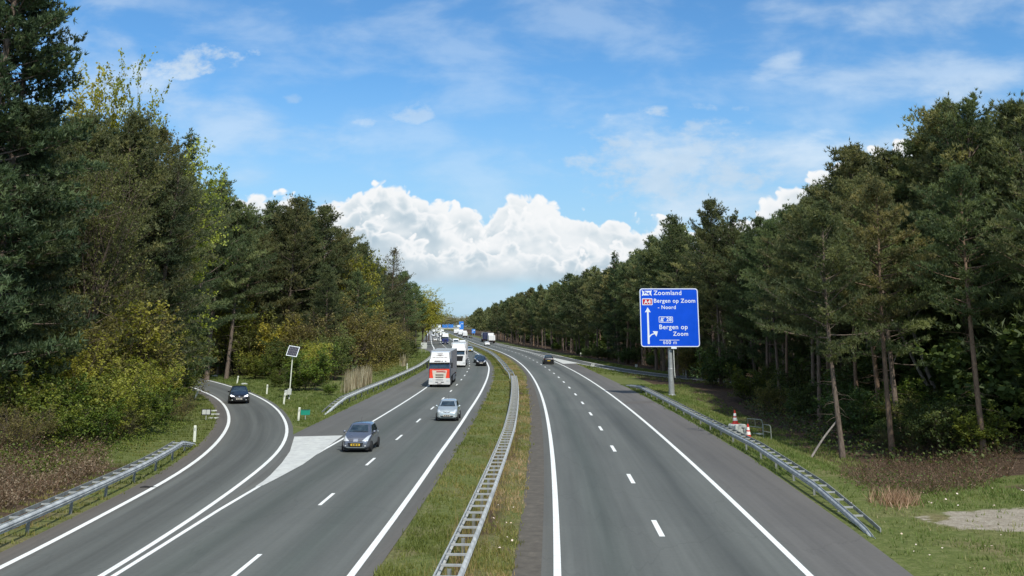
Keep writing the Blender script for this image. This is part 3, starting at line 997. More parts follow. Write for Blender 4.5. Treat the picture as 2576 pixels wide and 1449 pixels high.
def leaves(rng, P, size, tint, up=0.4, aspect=1.5):
    """one folded diamond leaf (or small leaf spray) at each P -> quads"""
    n = len(P)
    N = rng.normal(0, 1, (n, 3)); N[:, 2] = np.abs(N[:, 2]) + up; N /= np.linalg.norm(N, axis=1)[:, None]
    A = np.cross(N, rng.normal(0, 1, (n, 3))); A /= np.linalg.norm(A, axis=1)[:, None] + 1e-9
    B = np.cross(N, A)
    L = size * rng.uniform(0.6, 1.3, (n, 1))
    V = np.stack([P - A * L * aspect / 2, P + B * L / 2, P + A * L * aspect / 2, P - B * L / 2 + N * L * 0.15], 1).reshape(-1, 3)
    Fc = np.arange(n * 4).reshape(-1, 4)
    tn = np.repeat(tint + rng.normal(0, 0.12, n), 4)
    return V, Fc, np.clip(tn, 0, 1)


def unit(v): return v / (np.linalg.norm(v) + 1e-9)


def conifer(seed, H, z0, R, shape='pine', nb=70, nt=7, tufts=7, k=5, ln=0.27, wd=0.06, lean=0.0, mat='pine', bark='bark', dead=10, trunk_r=0.2, clump=0.34, skew=0.0, base_tint=0.45, wander=0.25):
    rng = np.random.default_rng(seed)
    tb = TubeNP()
    zt = np.linspace(0, H, 12)
    ph = rng.uniform(0, 6, 2)
    tx = wander * np.sin(zt / H * 4 + ph[0]) + lean * (zt / H) ** 1.3; ty = wander * np.sin(zt / H * 3.3 + ph[1])
    tx -= tx[0]; ty -= ty[0]
    tr = trunk_r * (1 - zt / H) ** 0.75 + 0.025; tr[0] *= 1.3
    zt2 = zt.copy(); zt2[0] = -0.4
    tb.add(np.stack([tx, ty, zt2], 1), tr, 8)
    at = lambda z: np.array([np.interp(z, zt, tx), np.interp(z, zt, ty), z])
    CP, CA, CT_ = [], [], []
    ga = rng.uniform(0, 6)
    lob = rng.uniform(0, 6, 3)
    for b in range(nb):
        t = (b + rng.uniform(0, 1)) / nb
        if shape == 'pine': t = t ** 0.85
        z = z0 + (H - z0) * t * 0.985
        ga += 2.4 + rng.normal(0, 0.5)
        if shape == 'pine':
            prof = (1 - t ** 1.9) ** 0.70 * min(1.0, 0.6 + 2.0 * t) + 0.05
            el = math.radians(rng.uniform(-10, 24) + 46 * t ** 1.4)
            L = R * prof * rng.uniform(0.5, 1.2)
        elif shape == 'spruce':
            prof = (1 - t) ** 0.85 + 0.03
            el = math.radians(rng.uniform(-22, 2) + 45 * t ** 2)
            L = R * prof * rng.uniform(0.75, 1.1)
        else:                                   # douglas: layered, long, gently rising boughs
            prof = (1 - t) ** 0.6 * min(1, 0.6 + 1.5 * t) + 0.05
            el = math.radians(rng.uniform(-15, 10) + 40 * t ** 2)
            L = R * prof * rng.uniform(0.55, 1.15)
        L *= 1 + 0.22 * math.sin(ga * 2 + lob[0] + z * 0.5) + skew * math.cos(ga)
        L = max(L, 0.35)
        d = np.array([math.cos(ga) * math.cos(el), math.sin(ga) * math.cos(el), math.sin(el)])
        s = np.linspace(0, 1, 5)
        bend = (0.16 if shape != 'spruce' else 0.10) * L
        o = at(z)
        pts = o + d * (s[:, None] * L) + np.array([0, 0, 1]) * (bend * s[:, None] ** 2)
        side = np.cross(d, [0, 0, 1]); side = unit(side)
        pts += side * (rng.normal(0, 0.10) * L * s[:, None] ** 2)
        tb.add(pts, (0.012 + 0.011 * L) * (1 - s * 0.85), 4)
        bt = base_tint + rng.normal(0, 0.20)
        n_t = max(2, int(nt * L / R + 1.5))
        for q in range(n_t):
            f = 0.30 + 0.70 * (q + rng.uniform(0.2, 0.9)) / n_t
            p = np.array([np.interp(f, s, pts[:, i]) for i in range(3)])
            sg = 1 if q % 2 else -1
            td = unit(d * rng.uniform(0.4, 1.0) + side * sg * rng.uniform(0.4, 1.1) + np.array([0, 0, rng.uniform(0.0, 0.55) if shape != 'spruce' else rng.uniform(-0.5, 0.1)]))
            tl = L * rng.uniform(0.18, 0.36) * (1.25 - 0.6 * f) + 0.22
            if q == n_t - 1: p = pts[-1]; td = unit(d + np.array([0, 0, 0.35])); tl *= 0.6
            e = p + td * tl
            if q % 2 == 0: tb.add(np.stack([p, p + td * tl * 0.5, e]), [0.014, 0.010, 0.004], 3)
            n_f = max(3, int(tufts * rng.uniform(0.6, 1.4)))
            w = rng.uniform(0.15, 1.1, n_f)
            C = p + td * (tl * w[:, None]) + rng.normal(0, clump * 0.5, (n_f, 3)) * np.array([1, 1, 0.5])
            CP.append(C)
            CA.append(np.tile(td * 0.5 + np.array([0, 0, 0.75 if shape != 'spruce' else 0.1]), (n_f, 1)))
            CT_.append(np.full(n_f, bt + rng.normal(0, 0.13) + 0.30 * (f - 0.65)))  # tips lighter: younger growth, also painting in sunlit clump tops
    # leader
    C = at(H) + rng.normal(0, 0.15, (14, 3)) * np.array([1, 1, 2.5]) - np.array([0, 0, 0.2])
    CP.append(C); CA.append(np.tile([0, 0, 1.0], (14, 1))); CT_.append(np.full(14, base_tint))
    # dead snags under the crown
    for b in range(dead):
        z = rng.uniform(0.25, 1.0) * max(z0, 3)
        g = rng.uniform(0, 6.28); L = rng.uniform(0.6, 2.4)
        d = np.array([math.cos(g), math.sin(g), rng.uniform(-0.35, 0.25)])
        s = np.linspace(0, 1, 4)
        pts = at(z) + d * (s[:, None] * L) + np.array([0, 0, -0.2]) * s[:, None] ** 2 + rng.normal(0, 0.05, (4, 3))
        tb.add(pts, 0.022 * (1 - 0.8 * s), 3)
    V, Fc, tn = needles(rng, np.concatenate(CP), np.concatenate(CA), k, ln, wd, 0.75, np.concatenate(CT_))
    f = H / np.percentile(V[:, 2], 99.9)
    V *= f; tb.V = [q * f for q in tb.V]
    return tb.mesh('trunk', M[bark]), np_mesh('crown', V, Fc, M[mat], tn)


def broadleaf(seed, H, R, z0=0.12, stems=5, leaf=0.12, n_leaf=4, mat='olive', bark='twig', levels=3, spread=0.7, trunk_r=0.12, fill=1.0, upright=0.6, twig_r=0.006, child=(7, 6)):
    """multi-limbed tree or bush: limbs -> branchlets -> twigs with leaf sprays"""
    rng = np.random.default_rng(seed)
    tb = TubeNP()
    LP, LT = [], []

    def limb(p, d, L, r, lev, tint):
        s = np.linspace(0, 1, 5)
        bend = rng.normal(0, 0.16, 3) * L; bend[2] += 0.12 * L * upright
        pts = p + d * (s[:, None] * L) + bend * s[:, None] ** 2
        tb.add(pts, r * (1 - 0.75 * s) + 0.002, 6 if lev == 0 else (4 if lev == 1 else 3))
        if lev >= levels - 1:
            n = max(1, int(rng.poisson(n_leaf * fill)))
            f = rng.uniform(0.2, 1.05, n)
            C = np.stack([np.interp(f, s, pts[:, i]) for i in range(3)], 1) + rng.normal(0, leaf * 0.9, (n, 3))
            LP.append(C); LT.append(np.full(n, tint + rng.normal(0, 0.1)))
            return
        nch = child[min(lev, len(child) - 1)]
        for q in range(nch):
            f = 0.25 + 0.75 * (q + rng.uniform(0.1, 0.9)) / nch
            pp = np.array([np.interp(f, s, pts[:, i]) for i in range(3)])
            nd = unit(d * 0.7 + rng.normal(0, spread, 3) + np.array([0, 0, 0.25 * upright]))
            limb(pp, nd, L * rng.uniform(0.34, 0.62) * (1.15 - 0.45 * f), max(twig_r, r * 0.42 * (1 - 0.4 * f)), lev + 1, tint + rng.normal(0, 0.12))

    for k in range(stems):
        g = k * 6.283 / stems + rng.uniform(-0.5, 0.5)
        a = rng.uniform(0.15, 1.0) * math.atan2(R, H) * 1.1
        d = np.array([math.cos(g) * math.sin(a), math.sin(g) * math.sin(a), math.cos(a)])
        p0 = np.array([math.cos(g), math.sin(g), 0]) * 0.12 * stems ** 0.5 * min(1, R / 2)
        p0[2] = -0.15
        if z0 > 0.15 and k == 0:
            tb.add(np.array([[0, 0, -0.3], [0.03, 0, z0 * H * 0.5], [0.0, 0.04, z0 * H + 0.4]]), [trunk_r * 1.5, trunk_r * 1.25, trunk_r], 8)
        if z0 > 0.15: p0 = np.array([0, 0, z0 * H])
        limb(p0, d, (H - p0[2]) * rng.uniform(0.72, 1.0), trunk_r * (0.8 if stems < 4 else 0.55), 0, rng.uniform(0.3, 0.7))
    P = np.concatenate(LP)
    f = H / np.percentile(P[:, 2], 99.7)
    P *= f; tb.V = [q * f for q in tb.V]
    V, Fc, tn = leaves(rng, P, leaf, np.concatenate(LT))
    return tb.mesh('trunk' if z0 > 0.15 else 'stems', M[bark]), np_mesh('crown' if z0 > 0.15 else 'foliage', V, Fc, M[mat], tn)


PROTO = {}


def proto(key, H, pair, names=('trunk', 'crown')):
    PROTO[key] = (H, pair[0], pair[1], names)


# near pines (fine needles)
NP = dict(nt=10, tufts=9, k=7, ln=0.29, wd=0.075, clump=0.40)
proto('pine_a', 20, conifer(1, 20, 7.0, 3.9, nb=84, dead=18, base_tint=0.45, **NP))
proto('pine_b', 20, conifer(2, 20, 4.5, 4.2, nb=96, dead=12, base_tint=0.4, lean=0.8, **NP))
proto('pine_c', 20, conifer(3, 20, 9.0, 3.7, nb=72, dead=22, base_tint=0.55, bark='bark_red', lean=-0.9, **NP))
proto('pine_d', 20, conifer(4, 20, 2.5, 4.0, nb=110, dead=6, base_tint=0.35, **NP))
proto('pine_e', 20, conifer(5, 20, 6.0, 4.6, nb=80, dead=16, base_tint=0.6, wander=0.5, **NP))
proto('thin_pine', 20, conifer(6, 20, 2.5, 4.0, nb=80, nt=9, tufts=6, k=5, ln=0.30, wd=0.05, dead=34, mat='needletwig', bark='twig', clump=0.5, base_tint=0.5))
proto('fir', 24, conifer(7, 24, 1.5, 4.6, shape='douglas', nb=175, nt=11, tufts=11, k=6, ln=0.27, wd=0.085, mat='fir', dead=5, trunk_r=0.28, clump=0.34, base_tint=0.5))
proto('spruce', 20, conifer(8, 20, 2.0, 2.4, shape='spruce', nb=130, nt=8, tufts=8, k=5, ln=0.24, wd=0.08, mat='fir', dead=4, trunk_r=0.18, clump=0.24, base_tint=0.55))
# pines further off (coarser tufts)
FP = dict(nt=7, tufts=6, k=5, ln=0.52, wd=0.17, clump=0.55)
proto('far_pine_a', 20, conifer(11, 20, 6.0, 4.0, nb=52, dead=8, **FP))
proto('far_pine_b', 20, conifer(12, 20, 7.5, 3.7, nb=46, dead=10, bark='bark_red', base_tint=0.55, **FP))
proto('far_pine_c', 20, conifer(13, 20, 3.0, 4.0, nb=58, dead=6, base_tint=0.38, **FP))
# broadleaved trees and bushes in early leaf
proto('spring_tree', 18, broadleaf(21, 18, 3.4, 0.22, 8, 0.15, 22, 'spring', 'twig', 3, 0.62, 0.16, child=(11, 9)))
proto('olive_tree', 14, broadleaf(22, 14, 4.0, 0.18, 8, 0.10, 12, 'olive', 'twig', 3, 0.65, 0.13, child=(12, 9)))
proto('bare_tree', 14, broadleaf(23, 14, 4.0, 0.18, 7, 0.10, 5, 'hazel', 'twig', 3, 0.55, 0.12, child=(12, 9), twig_r=0.010))
SH = ('stems', 'foliage')
proto('olive_shrub', 6, broadleaf(31, 6, 3.2, 0, 12, 0.09, 13, 'olive', 'twig', 3, 0.6, 0.07, child=(9, 8)), SH)
proto('green_shrub', 4, broadleaf(32, 4, 2.6, 0, 11, 0.095, 10, 'green', 'twig', 3, 0.7, 0.05, child=(9, 8)), SH)
proto('spring_shrub', 5, broadleaf(33, 5, 2.4, 0, 9, 0.10, 9, 'spring', 'twig', 3, 0.6, 0.06, child=(9, 8)), SH)
proto('bare_shrub', 4.5, broadleaf(34, 4.5, 2.8, 0, 13, 0.075, 5, 'hazel', 'twig', 3, 0.6, 0.05, child=(9, 9), twig_r=0.008), SH)
proto('dark_shrub', 4, broadleaf(35, 4, 2.8, 0, 11, 0.115, 10, 'darkleaf', 'twig', 3, 0.75, 0.05, child=(9, 8)), SH)
proto('blossom_shrub', 7, broadleaf(36, 7, 3.0, 0, 9, 0.085, 8, 'olive', 'twig', 3, 0.5, 0.07, child=(11, 8), upright=1.2), SH)

COUNT = {}
PLANTED = []


def plant(key, x, y, h, name, label, cat, group=None, rz=None, z=None, wide=1.0):
    H, tm, cm, nm = PROTO[key]
    s = h / H
    o = empty(name, (x, y, gz(x, y) if z is None else z), random.uniform(0, 6.28) if rz is None else rz, label, cat, group, s)
    o.scale = (s * wide, s * wide, s)
    link(nm[0], tm, o)
    link(nm[1], cm, o)
    PLANTED.append((x, y))
    return o


def skyline(key, px, ytop, Y, name, label, cat='tree', group=None, **kw):
    u, w = UW(px, ytop)
    return plant(key, u * Y, Y, HC + w * Y, name, label, cat, group, **kw)


# --- left wall of trees: the ones that stand out against the sky
skyline('fir', 40, -190, 57, 'fir_tree', 'tallest dark fir at the left edge, its boughs reaching out over the sky', wide=1.05, rz=0.4)
skyline('fir', 92, -20, 59, 'fir_tree', 'second dark fir at the left edge, its top just below that of the tallest', rz=1.2, wide=0.95)
skyline('fir', -130, -60, 62, 'fir_tree', 'dark fir cut off by the left picture edge, behind the tallest fir', rz=2.0)
skyline('spring_tree', 185, 222, 92, 'deciduous_tree', 'yellow-leaved tree rising just right of the tallest fir', wide=0.8)
skyline('spring_tree', 278, 200, 95, 'deciduous_tree', 'slender pale yellow tree, tallest of the leafy tops left of the slip road', rz=1.0, wide=0.6)
skyline('pine_d', 105, 330, 66, 'pine_tree', 'broad dark pine right below the boughs of the tallest fir', rz=3.0, wide=1.1)
skyline('pine_b', 10, 420, 63, 'pine_tree', 'dense dark pine at the left edge under the tallest fir', rz=5.0, wide=1.1)
skyline('pine_d', 225, 335, 76, 'pine_tree', 'broad dark pine in front of the yellow treetops on the left', rz=1.0, wide=1.1)
skyline('pine_b', 328, 318, 82, 'pine_tree', 'dark pine with a ragged top right of the slender yellow tree', rz=0.2)
skyline('olive_tree', 262, 395, 70, 'deciduous_tree', 'rusty brown-green tree half way up the left forest wall', wide=0.7)
skyline('olive_tree', 378, 318, 94, 'deciduous_tree', 'feathery olive treetop against the sky behind the ragged dark pine', wide=0.7)
skyline('pine_a', 412, 335, 98, 'pine_tree', 'pine with a tufted top just left of the yellow-green tree', rz=1.4)
skyline('spring_tree', 452, 372, 97, 'deciduous_tree', 'yellow-green tree beside the narrow spruce spire', wide=0.8, rz=2.2)
skyline('spruce', 494, 335, 99, 'spruce_tree', 'narrow dark spruce spire standing out above the left forest')
skyline('thin_pine', 440, 400, 86, 'pine_tree', 'thin grey-brown pine with long bare boughs, behind the black car', rz=0.6, wide=1.35)
skyline('pine_e', 556, 436, 140, 'pine_tree', 'open-crowned pine leaning over the slip road bend', rz=0.9)
skyline('pine_b', 520, 470, 136, 'pine_tree', 'dense pine under the open-crowned pine at the slip road bend', rz=2.9)
skyline('pine_a', 598, 505, 143, 'pine_tree', 'pine stepping down right of the open-crowned pine', rz=4.0)
skyline('pine_c', 640, 538, 150, 'pine_tree', 'lower pine at the dip of the left skyline', rz=5.0)
skyline('pine_d', 690, 508, 158, 'pine_tree', 'pine left of the pair of dark tops by the big white cloud')
skyline('pine_b', 738, 496, 155, 'pine_tree', 'left one of the pair of dark tops by the big white cloud', rz=1.1)
skyline('spruce', 772, 503, 160, 'spruce_tree', 'pointed dark top between the pair of pines by the big white cloud', wide=1.6)
skyline('pine_a', 826, 518, 163, 'pine_tree', 'right one of the pair of dark tops by the big white cloud', rz=2.4)
skyline('pine_e', 880, 585, 172, 'pine_tree', 'pine stepping down towards the motorway right of the dark pair', rz=1.9)
skyline('pine_c', 925, 610, 190, 'pine_tree', 'pine with a flat top left of the bare-branched one', rz=0.3)
skyline('thin_pine', 985, 625, 212, 'pine_tree', 'sparse pine sticking its bare branches out towards the motorway', rz=1.0, wide=1.1)
skyline('pine_a', 1022, 682, 250, 'pine_tree', 'last tall dark pine before the left wall drops to the motorway', rz=2.0)
skyline('far_pine_a', 1048, 712, 310, 'pine_tree', 'dark pine near the vanishing end of the left wall')
skyline('spring_tree', 1066, 720, 390, 'deciduous_tree', 'sunlit yellow-green tree closing the left wall of the motorway', wide=1.7)
skyline('spring_tree', 1080, 745, 500, 'deciduous_tree', 'farther pale yellow tree behind the sunlit one on the left', wide=1.8)
skyline('spring_tree', 1074, 775, 430, 'deciduous_tree', 'low yellow-green tree at the foot of the sunlit one on the left', wide=2.0, rz=2.0)
skyline('spring_shrub', 905, 640, 170, 'deciduous_tree', 'small bright green tree among the dark pines left of the motorway', wide=0.6)

# --- right wall
skyline('pine_a', 2385, 262, 74, 'pine_tree', 'left half of the tallest crown at the top right', rz=0.7)
skyline('pine_e', 2480, 250, 71, 'pine_tree', 'right half of the tallest crown at the top right', rz=2.1)
skyline('pine_b', 2570, 262, 68, 'pine_tree', 'tall pine at the right picture edge', rz=3.3)
skyline('pine_a', 2150, 365, 86, 'pine_tree', 'pine whose crown shows three tufted heads, left of the tallest crown', rz=1.6, wide=1.15)
skyline('pine_b', 2245, 380, 82, 'pine_tree', 'pine in the notch left of the tallest crown', rz=4.2)
skyline('pine_b', 2060, 462, 98, 'pine_tree', 'pine sloping down left of the three-headed crown', rz=2.7)
skyline('pine_d', 1985, 515, 107, 'pine_tree', 'pine on the low shoulder of the right skyline', rz=0.5)
skyline('pine_a', 1905, 545, 116, 'pine_tree', 'pine at the dip of the right skyline', rz=3.9)
skyline('pine_a', 1792, 500, 128, 'pine_tree', 'tufted pine top standing up above the blue sign', wide=0.85, rz=2.2)
skyline('pine_e', 1850, 530, 124, 'pine_tree', 'rounded pine just right of the tufted top above the blue sign', rz=0.9)
skyline('pine_d', 1690, 540, 152, 'pine_tree', 'reddish dark pine behind and above the left side of the blue sign', rz=1.0)
skyline('pine_d', 1640, 592, 172, 'pine_tree', 'pine at the left shoulder of the group above the blue sign', rz=2.0)
skyline('spruce', 1552, 634, 205, 'spruce_tree', 'small spire standing out left of the blue sign', wide=1.2)


def forest(tab, rows, y0, y1, step, keys, hs, side, mk, jit=0.35, wide=(0.9, 1.15)):
    """trees filling the wall behind its front line (tab: Y -> X of the front)"""
    y = y0
    while y < y1:
        st = step(y)
        for r in range(rows(y)):
            yy = y + random.uniform(-jit, jit) * st + (0.5 * st if r % 2 else 0)
            xx = lerp_t(tab, yy) + side * (r * (3.6 + 0.006 * y) + random.uniform(-1.0, 1.4))
            if any((xx - a) ** 2 + (yy - b) ** 2 < (1.7 + 0.004 * y) ** 2 for a, b in PLANTED): continue
            mk(xx, yy, r, random.choice(keys(yy)), random.uniform(*hs(r, yy)), random.uniform(*wide))
        y += st


FR = [(40, 38), (50, 34), (58, 29), (66, 23.5), (75, 25), (88, 25.5), (100, 26), (113, 28.5), (125, 33), (135, 37), (142, 34), (150, 30.5), (158, 27), (182, 24), (201, 21.5), (225, 19.5), (272, 16.5), (317, 13)] + [(y, c(y) + 18) for y in (360, 400, 500, 600, 800, 1000)]


def mk_right(x, y, r, key, h, w):
    if y < 135:
        lab = 'dark pine with a bare trunk in the forest edge right of the guardrail' if r == 0 else 'dark pine deeper in the forest right of the guardrail'
        g = 'pines of the forest right of the guardrail' if r == 0 else 'pines deep in the right forest'
    elif y < 300:
        lab = 'dark pine of the wall along the right slip road' if r < 2 else 'dark pine behind the wall along the right slip road'
        g = 'pines along the right slip road' if r < 2 else 'pines behind the right slip road wall'
    else:
        lab, g = 'small distant pine of the right wall towards the vanishing point', 'distant pines on the right'
    plant(key, x, y, h, 'pine_tree', lab, 'tree', g, wide=w)


forest(FR, lambda y: 1, 44, 560, lambda y: 4.6 if y < 130 else (5.2 if y < 230 else 8.5),
       lambda y: ['pine_a', 'pine_c', 'pine_c', 'pine_e', 'pine_c'] if y < 150 else (['far_pine_a', 'far_pine_b', 'far_pine_c', 'pine_c', 'pine_a'] if y < 240 else ['far_pine_a', 'far_pine_b', 'far_pine_c']),
       lambda r, y: (15.0, 18.0) if y < 120 else ((16.0, 18.5) if y < 180 else (17.0, 20.0)), 1, mk_right)
# the wall behind the front row, its tops following the skyline of the photo
SKR = [(1230, 775), (1300, 728), (1400, 692), (1480, 664), (1560, 645), (1640, 600), (1690, 556), (1750, 545), (1800, 540), (1900, 550), (1990, 520), (2060, 475), (2130, 385), (2200, 385), (2290, 395), (2350, 310), (2430, 275), (2580, 262), (2700, 255)]
SKY_Y = [(1230, 520), (1300, 390), (1400, 300), (1480, 245), (1560, 205), (1640, 180), (1700, 152), (1800, 132), (1900, 118), (2000, 108), (2130, 90), (2300, 82), (2450, 75), (2700, 68)]
px = 1235
while px < 2680:
    yy = lerp_t(SKY_Y, px) * random.uniform(0.99, 1.06)
    top_ = lerp_t(SKR, px) + random.uniform(6, 30) * (0.5 + px / 2500)
    u, w = UW(px, top_)
    near = yy < 150
    plant(random.choice(['pine_a', 'pine_b', 'pine_e', 'pine_d'] if near else ['far_pine_a', 'far_pine_b', 'far_pine_c']), u * yy, yy, HC + w * yy, 'pine_tree',
          'tall dark pine of the second rank of the right forest' if near else 'pine of the second rank of the right wall far ahead', 'tree', 'second rank of the right forest' if near else 'second rank of the right wall far ahead', wide=random.uniform(1.0, 1.25))
    px += 17 if px < 1700 else 34

# left of the slip road
FL = [(34, -27), (45, -26.5), (55, -26), (62, -26), (70, -27), (80, -29), (90, -31.5), (100, -35), (108, -39.5), (116, -45), (124, -51)]


def mk_left(x, y, r, key, h, w):
    plant(key, x, y, h, 'pine_tree' if 'pine' in key else 'fir_tree', 'dark conifer in the thick wood left of the slip road' if r < 2 else 'dark conifer at the back of the wood left of the slip road', 'tree',
          'conifers left of the slip road' if r < 2 else 'conifers at the back left', wide=w)


forest([(y, x - 3.2) for y, x in FL], lambda y: 1, 52, 122, lambda y: 5.0, lambda y: ['pine_d', 'pine_b', 'pine_d', 'fir', 'pine_a'], lambda r, y: (12, 16), -1, mk_left)
SKL = [(-60, 330), (60, 330), (230, 320), (330, 340), (420, 360), (480, 385)]
px = -50
while px < 480:
    yy = random.uniform(72, 84) + 0.03 * px
    u, w = UW(px, lerp_t(SKL, px) + random.uniform(20, 90))
    plant(random.choice(['pine_d', 'pine_b', 'fir', 'pine_a']), u * yy, yy, HC + w * yy, 'pine_tree', 'tall dark conifer of the second rank left of the slip road', 'tree', 'second rank left of the slip road', wide=random.uniform(0.95, 1.2))
    px += 38

# wedge between slip road and motorway
FW = [(128, -27), (140, -25.5), (160, -22.5), (180, -22.5), (200, -23), (215, -24), (240, -28), (262, -33), (285, -44), (340, -38)] + [(y, c(y) - 26) for y in (380, 400, 500, 600, 800, 1000)]


def mk_wedge(x, y, r, key, h, w):
    if y < 262:
        lab, g = ('dark pine of the wood between slip road and motorway', 'pines of the wedge wood') if r < 2 else ('dark pine at the back of the wood between slip road and motorway', 'back pines of the wedge wood')
    else:
        lab, g = 'small distant pine of the left wall towards the vanishing point', 'distant pines on the left'
    plant(key, x, y, h, 'pine_tree', lab, 'tree', g, wide=w)


forest([(y, x - (2.5 if y < 262 else 0)) for y, x in FW], lambda y: 1, 148, 560, lambda y: 5.6 if y < 262 else 9.0,
       lambda y: ['pine_b', 'pine_d', 'far_pine_a', 'far_pine_c', 'pine_e'] if y < 200 else ['far_pine_a', 'far_pine_b', 'far_pine_c'], lambda r, y: (12.5, 16.5) if y < 262 else (15, 18.5), -1, mk_wedge)
SKW = [(500, 470), (560, 450), (640, 550), (700, 520), (780, 515), (830, 535), (880, 595), (940, 640), (1000, 670), (1040, 720)]
WY = [(500, 140), (640, 152), (760, 162), (860, 172), (920, 195), (980, 225), (1040, 290)]
px = 505
while px < 1040:
    yy = lerp_t(WY, px) * random.uniform(1.0, 1.06)
    u, w = UW(px, lerp_t(SKW, px) + random.uniform(8, 45))
    plant(random.choice(['pine_b', 'pine_a', 'pine_e', 'far_pine_c', 'pine_d']), u * yy, yy, HC + w * yy, 'pine_tree', 'tall dark pine of the second rank between slip road and motorway', 'tree', 'second rank of the wedge wood', wide=random.uniform(1.0, 1.25))
    px += 25
# screen of pines behind the slip road's bend
for i in range(13):
    yy = random.uniform(160, 178)
    plant(random.choice(['pine_d', 'far_pine_c', 'pine_b']), -46 - i * 3.2 + random.uniform(-1, 1), yy + 0.9 * i * 0.6, random.uniform(15, 19), 'pine_tree', 'dark pine behind the bend of the left slip road', 'tree', 'pines behind the slip road bend')


# --- bushes and small trees in front of the walls
def bush(key, px, py, h, label, name=None, group=None, wide=1.0, h_is_top=False):
    x, y = G(px, py)
    return plant(key, x, y, h, name or 'shrub', label, 'shrub', group, wide=wide)


LB = 'bushes left of the slip road'
for key, px, py, h, w, lab in [
        ('olive_shrub', 60, 1120, 8.0, 1.1, 'olive-brown bush'), ('green_shrub', 40, 1160, 3.6, 1.2, 'low bush'), ('olive_shrub', 150, 1110, 7.6, 1.1, ''), ('blossom_shrub', 235, 1075, 10.5, 1.0, ''),
        ('green_shrub', 130, 1165, 3.0, 1.2, ''), ('spring_shrub', 235, 1110, 4.3, 1.2, ''), ('green_shrub', 190, 1135, 3.6, 1.2, ''), ('green_shrub', 280, 1110, 3.8, 1.2, ''), ('olive_shrub', 300, 1065, 9.0, 1.1, ''),
        ('spring_shrub', 345, 1070, 4.2, 1.2, ''), ('green_shrub', 350, 1095, 2.8, 1.3, ''), ('spring_shrub', 400, 1050, 3.6, 1.2, ''), ('olive_shrub', 380, 1030, 8.6, 1.1, ''), ('green_shrub', 430, 1030, 3.2, 1.2, ''),
        ('bare_shrub', 450, 1060, 2.0, 1.3, ''), ('olive_shrub', 440, 1000, 6.0, 1.1, ''), ('blossom_shrub', 170, 1060, 10.5, 1.0, ''), ('blossom_shrub', 330, 1030, 11, 1.0, ''), ('olive_shrub', 90, 1080, 6.5, 1.2, ''),
        ('spring_shrub', -20, 1110, 7.5, 1.0, ''), ('olive_shrub', 415, 985, 7.5, 1.1, ''), ('blossom_shrub', 60, 1060, 10, 1.1, ''), ('bare_shrub', 300, 1120, 1.8, 1.3, ''), ('olive_shrub', 450, 972, 6.5, 1.0, ''),
        ('spring_shrub', 120, 1120, 5.4, 1.1, ''), ('bare_shrub', 30, 1190, 2.2, 1.4, ''), ('dark_shrub', 210, 1050, 7, 1.2, ''), ('dark_shrub', 350, 1010, 7, 1.2, ''), ('dark_shrub', 20, 1080, 7, 1.2, ''),
        ('spring_shrub', 260, 1125, 3.6, 1.2, ''), ('green_shrub', 230, 1140, 2.6, 1.3, ''), ('spring_shrub', 310, 1095, 4.4, 1.1, ''), ('green_shrub', 390, 1075, 2.4, 1.3, ''), ('green_shrub', 100, 1150, 3.6, 1.2, ''), ('spring_shrub', 420, 1010, 5.2, 1.1, ''),
        ('spring_shrub', 180, 1085, 6.5, 1.1, ''), ('green_shrub', 30, 1140, 4.6, 1.2, ''), ('spring_shrub', 450, 985, 4.6, 1.0, ''), ('green_shrub', 320, 1110, 2.4, 1.3, ''),
        ('spring_shrub', 70, 1095, 7.0, 1.1, ''), ('spring_shrub', 340, 1050, 6.5, 1.1, ''), ('spring_shrub', 400, 1025, 5.0, 1.1, ''), ('spring_shrub', 130, 1130, 4.6, 1.2, ''), ('spring_shrub', 270, 1075, 8.0, 1.1, '')]:
    kind = {'olive_shrub': 'olive-brown bush coming into leaf', 'green_shrub': 'fresh green bush', 'spring_shrub': 'yellow-green bush in new leaf', 'bare_shrub': 'brown-grey bush with few leaves',
            'blossom_shrub': 'tall feathery bush with pale new leaves', 'dark_shrub': 'dark evergreen bush'}[key]
    bush(key, px, py, h, kind + ' on the bank left of the slip road', group=kind.split()[0] + ' ' + LB, wide=w)

